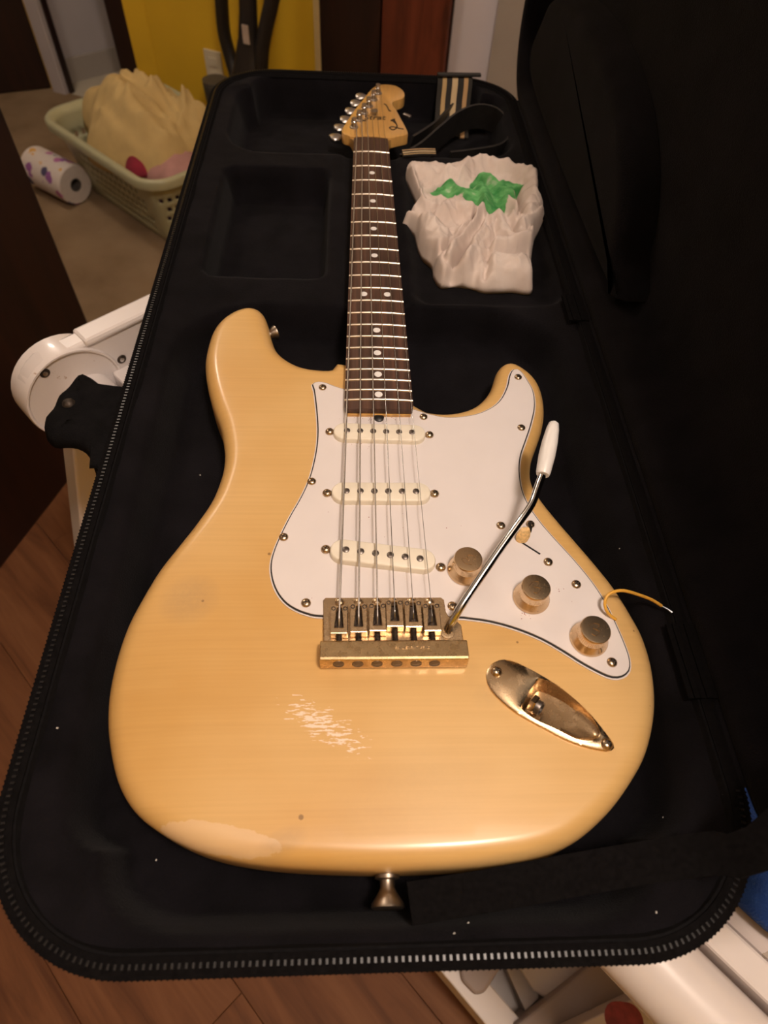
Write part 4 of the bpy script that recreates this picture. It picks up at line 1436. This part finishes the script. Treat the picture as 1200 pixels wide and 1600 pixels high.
# neck, fretboard, frets
YE = at(590, 638.5, .0105).y
def hw(y): return .5 * (.042 + (.0565 - .042) * (SC - y) / .4552)
def ftop(x, w): return .0106 - .0012 * (x / w) ** 2
g = G(); rg = []
for y, sh in [(YE, .94), (YE + .0012, .975), (YE + .004, 1.0)] + [(YE + .004 + (SC - YE - .004) * k / 12, 1.0) for k in range(1, 13)]:
    w = hw(y) * sh
    rg.append([Vector((w * k / 6, y, ftop(k / 6, 1))) for k in range(-6, 7)] + [Vector((w, y, .0046)), Vector((-w, y, .0046))])
g.loft(rg); fb = obj('fretboard', g, 'rosewood', gt, smooth=30)
for nf in range(1, 22):
    y = fr(nf); w = hw(y)
    g = G()
    rg = []
    for k in range(-6, 7):
        x = w * k / 6; zt = ftop(k / 6, 1)
        rg.append([Vector((x, y + .0012 * math.cos(a), zt - .0002 + .0012 * math.sin(a))) for a in [math.pi * j / 6 for j in range(7)]])
    g.loft(rg, closed=False)
    obj('fret', g, 'fret', fb, smooth=80)
def dot(x, y):
    g = G(); g.lathe([(.0033, -.001), (.0033, .00012), (0, .00014)], (x, y, ftop(x / .027, 1)), n=20); obj('dot_inlay', g, 'pearl', fb)
for nf in (3, 5, 7, 9, 15, 17, 19, 21): dot(0, (fr(nf) + fr(nf - 1)) / 2)
for s in (-1, 1): dot(s * .0112, (fr(12) + fr(11)) / 2)
g = G(); rg = []
for k in range(14):
    y = YE - .0015 + (SC + .004 - YE) * k / 13; w = hw(y) * (.985 if k else .93)
    dep = .0165 - .002 * k / 13
    sq = 1.0 if y > .24 else .55
    rg.append([Vector((w * math.copysign(abs(math.cos(a)) ** sq, math.cos(a)), y, .0046 - dep * abs(math.sin(a)) ** sq)) for a in [math.pi * j / 16 for j in range(17)]])
g.loft(rg); neck = obj('neck', g, 'maple', gt, smooth=50)
g = G(); q = at(592, 645.5, .004)
g.lathe([(.0042, 0), (.0042, .0012), (.0030, .0020), (0, .0022)], (q.x, YE - .0030, .0024), n=16); obj('truss_rod_nut', g, 'pick_black', gt)

# headstock
HO = [(553, 213.5), (545, 211.3), (537, 208.8), (534, 205), (535, 200), (541.7, 189), (555.8, 168.8), (568.8, 152.5), (580.7, 138.4), (589.3, 133), (598, 131.4), (608.8, 131.7), (619.7, 134), (628.3, 139.5), (632.4, 146), (631, 151.4), (626, 154.7), (617.5, 157.2), (613.4, 160), (615, 165.5), (619.7, 172), (626.2, 184), (632.7, 195.8), (637.3, 205.7), (636.5, 209.2), (628.3, 211.5), (617.5, 213.7), (608, 215.2)]
HZ_ = -.0012
ho = trace(HO, HZ_, .0025)
g = G()
rg = [[Vector((q.x, q.y, z)) for q in offset2(ho, -d, 1)] for d, z in ((.0015, HZ_), (.0004, HZ_ - .0005), (0, HZ_ - .0018), (0, HZ_ - .0125), (.0015, HZ_ - .0140))]
g.loft(rg); head = obj('headstock', g, 'maple', gt, smooth=40)
g = G(); rg = []                                     # slope between nut and head face
for y, zt in ((SC - .001, .0050), (SC + .006, .0040), (SC + .016, .0005), (SC + .022, HZ_ - .0008)):
    w = .0208 + (y - SC) * .25
    rg.append([Vector((-w, y, zt)), Vector((w, y, zt)), Vector((w, y, -.010)), Vector((-w, y, -.010))])
g.loft(rg); obj('nut_slope', g, 'maple', gt, smooth=60)
g = G(); rg = []
for y in (SC, SC + .0032):
    rg.append([Vector((.021 * k / 6, y, ftop(k / 6, 1) + .0006)) for k in range(-6, 7)] + [Vector((.021, y, .004)), Vector((-.021, y, .004))])
g.loft(rg); obj('nut', g, 'maple', gt, smooth=40)
# tuners
tb = [(524.5, 214.5), (531.5, 199.5), (540.6, 187), (548.7, 174), (557, 162), (565, 151.5)]
posts = []
pa, pb = at(553, 199, HZ_), at(590.5, 146, HZ_)
for k in range(6):
    q = pa.lerp(pb, k / 5); q.z = HZ_; posts.append(q)
    tn = bpy.data.objects.new('tuner', None); COL.objects.link(tn); tn.parent = gt; tn.location = Vector((q.x, q.y, HZ_ + Z0)) - world_loc(gt)
    tn.empty_display_size = .01
    g = G(); g.lathe([(.0048, 0), (.0048, .0012), (.0034, .0018), (.0031, .0045), (.0023, .0065), (.0031, .0095), (.0031, .0115), (0, .0118)], q, n=18); obj('post', g, 'tuner', tn)
    g = G(); g.lathe([(.0058, 0), (.0056, .0012), (.0045, .0014)], q, n=18, cap=False); obj('bushing', g, 'tuner', tn)
    bt = at(*tb[k], -.009)
    dx = (Vector((bt.x, bt.y, -.009)) - Vector((q.x, q.y, -.009)))
    L_ = dx.length; dx.normalize()
    g = G(); g.tube([Vector((q.x, q.y, -.0175)), Vector((q.x, q.y, -.0175)) + dx * (L_ * .3), Vector((q.x, q.y, -.0095)) + dx * (L_ * .72), Vector((q.x, q.y, -.009)) + dx * L_], .0022, 8); obj('shaft', g, 'tuner', tn)
    sd = Vector((-dx.y, dx.x, 0)); c = Vector((bt.x, bt.y, -.009))
    g = G(); rg = []
    for t, wv, hv in ((-.0075, .003, .0022), (-.005, .0058, .003), (0, .0088, .0036), (.005, .0085, .0036), (.0078, .0055, .0028), (.0086, .002, .0012)):
        rg.append([c + dx * t + sd * (wv * math.cos(a)) + Vector((0, 0, hv * math.sin(a))) for a in [2 * math.pi * j / 14 for j in range(14)]])
    g.loft(rg); obj('button', g, 'tuner', tn)
# string trees
for (px, py) in ((585, 180),):
    q = at(px, py, HZ_)
    g = G(); g.lathe([(.003, 0), (.003, .004), (.0048, .0046), (.0048, .0060), (0, .0064)], q, n=16); obj('string_tree', g, 'tuner', gt)
q = at(636, 181, -.010); g = G(); g.box(q, (.012, .005, .004), -.7); obj('string_winder_pin', g, 'tuner', gt, bevel=.001)
# lettering and script marks on the head, and the swirls on the knobs
def text_on(txt, px, py, z, size, rot, parent, mat='ink', shear=.25, name='lettering', sx=1.0, sy=1.0):
    vs_, fs_ = font_mesh(txt, size, shear)
    c = at(px, py, z)
    R_ = Matrix.Rotation(rot, 3, 'Z')
    g = G(); g.add([c + R_ @ Vector((v.x * sx, v.y * sy, v.z + .0001)) for v in vs_], fs_)
    return obj(name, g, mat, parent, smooth=0)
text_on('Strat', 584.5, 184, HZ_, .0155, .05, head, sx=.95, sy=1.15)
def script(pts, z, r, parent, mat='ink', name='script_mark', flat=True):
    path = catmull([at(a, b_, z) for a, b_ in pts], .0006, False)
    g = G(); g.tube(path, r, 6)
    return obj(name, g, mat, parent)
s15 = lambda a, b_: (560 + a / 15, 150 + b_ / 15)
script([s15(*q) for q in ((770, 570), (850, 545), (810, 590), (870, 640), (905, 700), (870, 770), (800, 795), (730, 745), (790, 725), (880, 740), (960, 765), (1060, 780))], HZ_, .0009, head)
script([s15(*q) for q in ((760, 590), (820, 560), (860, 600), (890, 660))], HZ_, .0010, head)
script([s15(*q) for q in ((600, 190), (650, 215), (690, 280), (720, 340), (760, 360))], HZ_, .0009, head)
script([s15(*q) for q in ((30, 550), (80, 545), (110, 580), (180, 585))], HZ_, .0010, head)

# bridge
br = bpy.data.objects.new('bridge', None); COL.objects.link(br); br.parent = gt; br.location = (0, 0, BT)
plate = [(-.0395, .0128), (.0385, .0128), (.0405, .0110), (.0410, .0020), (.0425, -.0010), (.0480, -.0050), (.0505, -.0080), (.0510, -.0290), (-.0395, -.0290), (-.0410, .0110)]
g = G(); g.prism([Vector(q) for q in plate], .0000, .0034); bp_ = obj('base_plate', g, 'gold', br, smooth=30, bevel=.0006)
g = G()
prof = [(-.0215, .0030), (-.0215, .0105), (-.0225, .0120), (-.0335, .0130), (-.0352, .0122), (-.0362, .0035), (-.0362, .0008), (-.0215, .0008)]
g.loft([[Vector((x, y, z)) for y, z in prof] for x in (-.0415, -.0405, .0505, .0515)])
blk = obj('tail_block', g, 'gold_green', br, smooth=30, bevel=.0005)
for k, px in enumerate((529, 559, 589, 620, 650, 679)):
    x = at(px, 1036, .007).x
    if k == 0:
        ax = Vector((0, -1, .115))
        g = G(); g.lathe([(.0036, -.001), (.0036, .00025), (.0030, .0003), (.0028, .0001), (.0018, .0002), (.0, .0005)], (x, -.0358, .0072), ax, 20, cap=False)
        h0 = obj('string_hole', g, 'pole', blk, loc=(x, -.0358, .0072)); x0 = x
    else:
        clone(h0, (x - x0, 0, 0))
# faint engraving on the block
vs_, fs_ = font_mesh('FENDER PAT. PEND', .0042, .1)
g = G(); g.add([Vector((.0165 + v.x * .62, -.0275 + v.y * .62, .0126 + v.z)) for v in vs_], fs_); obj('engraving', g, 'brass_screw', blk, smooth=0)
sad = [(530, 946, 990), (560.5, 943, 988), (590, 942, 986), (617, 937, 979), (646, 938, 980), (675, 942, 986)]
strx = []
for k, (px, ya, yb) in enumerate(sad):
    zt = .0108 + (.0012 if k in (2, 3) else .0004)
    c0, c1_ = at(px, ya, zt), at(px, yb, zt)
    x, y1, y0 = (c0.x + c1_.x) / 2, c0.y, c1_.y
    strx.append(x)
    w = .0056
    g = G()
    o4 = [(x - w, y0), (x + w, y0), (x + w, y1), (x - w, y1)]
    i4 = [(x - .0028, y0 + .0042), (x + .0028, y0 + .0042), (x + .0016, y1 - .0016), (x - .0016, y1 - .0016)]
    zb = .0042
    vv = [Vector((a, b_, zt)) for a, b_ in o4] + [Vector((a, b_, zt)) for a, b_ in i4] + [Vector((a, b_, zb)) for a, b_ in o4] + [Vector((a, b_, zb)) for a, b_ in i4]
    ff = []
    for j in range(4):
        j2 = (j + 1) % 4
        ff += [(j, j2, 4 + j2, 4 + j), (8 + j2, 8 + j, 12 + j, 12 + j2), (j2, j, 8 + j, 8 + j2), (4 + j, 4 + j2, 12 + j2, 12 + j)]
    g.add(vv, ff)
    sd_ = obj('saddle', g, 'gold', br, smooth=0, bevel=.0005)
    g = G(); g.box((x, (y0 + y1) / 2, .0046), (.0066, (y1 - y0) * .8, .0022)); g.lathe([(.0024, 0), (.0024, .002), (.0012, .0026), (0, .0024)], (x, y0 + .0062, .005), n=12); obj('slot_floor', g, 'dark_metal', sd_, smooth=30)
    for s in (-1, 1):
        g = G(); g.lathe([(.0015, -.001), (.0015, .0003), (.0010, .0004), (.0008, -.0002), (0, -.0002)], (x + s * .0038, y1 - .0022, zt), n=12); obj('height_screw', g, 'dark_metal', sd_)
    g = G(); yy0, yy1 = -.0220, y0
    pts, rs = [], []
    m = max(6, int((yy1 - yy0) / .0005))
    for j in range(m + 1):
        pts.append(Vector((x, yy0 + (yy1 - yy0) * j / m, .0068))); rs.append(.0016 + .0005 * (j % 2))
    g.tube(pts, rs, 8); obj('intonation_spring', g, 'dark_metal', sd_)
    g = G(); g.lathe([(.0033, 0), (.0032, .0008), (.0022, .0018), (0, .0021)], (x, .0092, .0034), n=16); obj('pivot_screw', g, 'gold', br)

# strings
gau = [.00072, .00062, .00050, .00034, .00028, .00024]
for k in range(6):
    xs0 = strx[k]; xn = (k - 2.5) * .0070
    sy = at(sad[k][0], (sad[k][1] * .45 + sad[k][2] * .55), .011).y
    pth = [Vector((xs0, sy - .0035, .0062)), Vector((xs0, sy + .0005, .0118)), Vector((xs0, sy + .0025, .0126))]
    for j in range(1, 9):
        t = j / 8
        pth.append(Vector((xs0 + (xn - xs0) * t, sy + .0025 + (SC + .0015 - sy - .0025) * t, .0128 + (.0128 - .0128) * t - .0010 * (abs(k - 2.5) / 2.5) ** 2 * t)))
    q = posts[k]
    pth += [Vector((xn + (q.x - xn) * .1, SC + .006, .0112)), Vector((q.x + .0034, q.y - .003, HZ_ + .0062))]
    g = G(); g.tube(pth, gau[k], 8)
    obj('string', g, 'string' if k < 3 else 'steel', gt, smooth=60)
    g = G(); pts = [Vector((q.x + .0034 * math.cos(a), q.y + .0034 * math.sin(a), HZ_ + .0055 + .0002 * a)) for a in [.35 * j for j in range(36)]]
    g.tube(pts, gau[k] * .8, 5); obj('string_winding', g, 'steel', gt, smooth=60)

# tremolo arm
arm = catmull([at(699, 989, .0015), at(701, 981, .0055), at(709, 967, .0115), at(722, 945, .0175), at(770, 874, .028), at(812, 815, .0365), at(825, 797, .0388), at(833, 783, .0402), at(838, 768, .0415), at(843, 754, .043), at(849, 738, .0445)], .003, False)
g = G(); g.tube(arm, .0027, 16); arm_o = obj('tremolo_arm', g, 'chrome', gt, smooth=60)
a, b_ = at(848, 742, .0440), at(866, 659, .054)
g = G(); g.lathe([(.0, -.0004), (.0044, 0), (.0050, .002), (.0058, (b_ - a).length * .35), (.0056, (b_ - a).length * .6), (.0046, (b_ - a).length * .85), (.0036, (b_ - a).length * .96), (.0018, (b_ - a).length * .995), (0, (b_ - a).length)], a, b_ - a, 24, cap=False)
tag(obj('arm_tip', g, 'white_plastic', arm_o, smooth=60), 'white plastic tip of the tremolo arm')
q = at(699, 988, .0034)
g = G(); g.lathe([(.0048, 0), (.0046, .0006), (.0032, .0007), (.0030, -.001)], (q.x, q.y, .0034), n=20, cap=False); obj('arm_socket', g, 'gold', br)

# control knobs: knurled waist, flared skirt, engraved top
def knob(px, py, k):
    zt = PZ + .0155
    c = at(px, py, zt); x, y = c.x, c.y
    kb = bpy.data.objects.new('control_knob', None); COL.objects.link(kb); kb.parent = gt; kb.location = Vector((x, y, PZ + Z0)) - world_loc(gt); kb.empty_display_size = .01
    g = G(); g.lathe([(.0118, 0), (.0126, .0004), (.0126, .0012), (.0120, .0022), (.0104, .0060), (.0098, .0072), (.0, .0072)], (x, y, PZ), n=40, cap=False); obj('skirt', g, 'gold_clean', kb, smooth=35)
    g = G(); rings = []
    for h, r_ in ((.0068, .0097), (.0125, .0090)):
        rings.append([Vector((x + (r_ + .00028 * (j % 2)) * math.cos(2 * math.pi * j / 96), y + (r_ + .00028 * (j % 2)) * math.sin(2 * math.pi * j / 96), PZ + h)) for j in range(96)])
    g.loft(rings, cap=False); obj('knurling', g, 'gold', kb, smooth=0)
    g = G(); g.lathe([(.0090, .0122), (.0098, .0126), (.0099, .0146), (.0094, .0154), (.0086, .0155), (0, .0153)], (x, y, PZ), n=40, cap=False); obj('cap', g, 'gold_clean', kb, smooth=35)
    g = G()
    an = (2.6, .5, .2)[k]
    cu = [(-.0040, .0030), (.0005, .0042), (.0038, .0022), (.0010, .0002), (-.0012, .0010), (.0018, -.0022), (-.0020, -.0040), (-.0038, -.0022)]
    pth = [Vector((x + a_ * math.cos(an) - b2 * math.sin(an), y + a_ * math.sin(an) + b2 * math.cos(an), PZ + .01545)) for a_, b2 in cu]
    g.tube(catmull(pth, .0008, False), .00032, 6); obj('emblem', g, 'gold_clean', kb)
for k, (px, py) in enumerate(((732, 873), (838, 917), (931, 983))): knob(px, py, k)

# broken pickup selector and its slot
a, b_ = at(806, 842, PZ), at(844, 866, PZ)
an = math.atan2(b_.y - a.y, b_.x - a.x)
c = (a + b_) / 2
sw_ = bpy.data.objects.new('selector_switch', None); COL.objects.link(sw_); sw_.parent = gt; sw_.location = Vector((c.x, c.y, PZ + Z0)) - world_loc(gt); sw_.empty_display_size = .01
g = G(); g.box((c.x, c.y, PZ + .00006), ((b_ - a).length, .0013, .0003), an); obj('slot', g, 'pick_black', sw_, smooth=0)
q0, q1 = at(815, 845, PZ), at(821, 826, PZ + .009)
g = G(); rg = []
for t, w, d in ((0, .0042, .0022), (.35, .0052, .0026), (.7, .0046, .0024), (1, .0030, .0016)):
    qq = q0.lerp(q1, t)
    rg.append([qq + Vector((w * math.cos(aa), d * math.sin(aa), .0006 * math.sin(3 * aa))) for aa in [2 * math.pi * j / 10 for j in range(10)]])
g.loft(rg); obj('broken_lever', g, 'stub', sw_, smooth=50)
g = G(); g.tube([at(826, 816, PZ + .009), at(829, 824, PZ + .006), at(829, 832, PZ + .003)], [.0008, .0014, .0006], 8); obj('charred_edge', g, 'pick_black', sw_)

# jack plate with its sunken cup
def ring_between(o_pts, i_pts, z_o, z_i):
    pass
jp = bpy.data.objects.new('jack_plate', None); COL.objects.link(jp); jp.parent = gt; jp.location = (0, 0, BT); jp.empty_display_size = .01
NJ = 96
def rs(poly, m, start):
    L = [0]; k = len(poly)
    j0 = min(range(k), key=lambda i: (poly[i] - start).length)
    poly = poly[j0:] + poly[:j0]
    for i in range(k): L.append(L[-1] + (poly[(i + 1) % k] - poly[i]).length)
    out, j = [], 0
    for i in range(m):
        s = L[-1] * i / m
        while L[j + 1] < s: j += 1
        out.append(poly[j].lerp(poly[(j + 1) % k], (s - L[j]) / (L[j + 1] - L[j])))
    return out
tip = at(960, 1172, .002).xy
# radial resampling about the cup so plate and cup rings correspond
ic = Vector((sum(q.x for q in ji), sum(q.y for q in ji))) / len(ji)
def radial(poly, m, c):
    out = []
    for i in range(m):
        a = 2 * math.pi * i / m; d = Vector((math.cos(a), math.sin(a)))
        best = 0
        k = len(poly)
        for j in range(k):
            p1, p2 = poly[j] - c, poly[(j + 1) % k] - c
            e = p2 - p1
            den = d.x * e.y - d.y * e.x
            if abs(den) < 1e-12: continue
            t = (p1.x * e.y - p1.y * e.x) / den
            s = (p1.x * d.y - p1.y * d.x) / den
            if t > 0 and -1e-6 <= s <= 1 + 1e-6: best = max(best, t)
        out.append(c + d * best)
    return out
Ro, Ri = radial(jo, NJ, ic), radial(ji, NJ, ic)
ax_l = at(858, 1090, 0).xy; ax_r = at(935, 1150, 0).xy
ad = (ax_r - ax_l).normalized()
def cupz(q):
    t = (Vector(q) - at(826, 1085, 0).xy).dot(ad) / .040
    return -.0105 * max(0, 1 - max(0, t)) ** .9 - .0012
g = G()
rg = [[Vector((q.x, q.y, .0)) for q in Ro], [Vector((q.x, q.y, .0011)) for q in Ro]]
rg.append([Vector((q.x, q.y, .0019)) for q in [Ro[i].lerp(ic, .035) for i in range(NJ)]])
rg.append([Vector((q.x, q.y, .0020)) for q in [Ri[i].lerp(Ro[i], .30) for i in range(NJ)]])
rg.append([Vector((q.x, q.y, .0022)) for q in [Ri[i].lerp(Ro[i], .12) for i in range(NJ)]])
rg.append([Vector((q.x, q.y, .0012)) for q in Ri])
rg.append([Vector((q.x, q.y, .45 * cupz(q))) for q in [Ri[i].lerp(ic, .05) for i in range(NJ)]])
rg.append([Vector((q.x, q.y, cupz(q))) for q in [Ri[i].lerp(ic, .16) for i in range(NJ)]])
rg.append([Vector((q.x, q.y, cupz(q) - .0006)) for q in [Ri[i].lerp(ic, .5) for i in range(NJ)]])
g.loft(rg, cap=False)
g.f.append(tuple((len(rg) - 1) * NJ + k for k in range(NJ)))
obj('plate', g, 'gold', jp, smooth=50)
jq = at(833, 1100, -.004)
jd = Vector((ad.x, ad.y, .25)).normalized()
g = G(); g.lathe([(.0062, -.001), (.0062, .0018), (.0056, .0024), (.0044, .0026)], jq, jd, 6, cap=False); obj('jack_nut', g, 'gold_clean', jp, smooth=0)
g = G(); g.lathe([(.0044, -.001), (.0046, .0052), (.0042, .0058), (.0034, .0058), (.0032, .001), (0, .001)], jq, jd, 24, cap=False); obj('jack_socket', g, 'pole', jp)
for (px, py) in ((776, 1048), (949, 1162)): screw(px, py, .0018, jp, SM2, 'plate_screw', .0026)

# strap buttons
def button(c, ax, name='strap_button', k=1.0):
    b2 = obj(name, G().lathe([(r_ * k, h_ * k) for r_, h_ in [(.0, 0), (.0068, 0), (.0068, .0018), (.0042, .0026), (.0040, .0060), (.0052, .0085), (.0088, .0135), (.0092, .0155), (.0080, .0165), (.0050, .0150), (.0, .0145)]], c, ax, 28, cap=False), 'old_nickel', gt, smooth=40)
    return b2
ys_ = min(q.y for q in bo)
button(Vector((at(605, 1380, -.022).x, ys_ - .0003, -.0215)), (0, -1, .0))
bq = at(420, 512, -.020)
button(Vector((-.1065, .3080, -.0215)), (.86, .5, .0), k=.78)
# loose yellow wire with a bare tip
w3 = [at(962, 968, .002), at(950, 958, .006), at(945, 945, .010), at(948, 932, .013), at(958, 925, .014), at(975, 923, .013), at(1000, 930, .008), at(1020, 938, .004), at(1034, 947, .002)]
g = G(); g.tube(catmull(w3, .003, False), .0011, 10); wr_ = obj('loose_wire', g, 'wire_yellow', gt, smooth=80)
g = G(); g.tube([at(1033, 946.5, .002), at(1042, 951, .0015), at(1050, 957, .001)], [.0005, .0006, .0008], 8); obj('bare_tip', g, 'wire_bare', wr_)
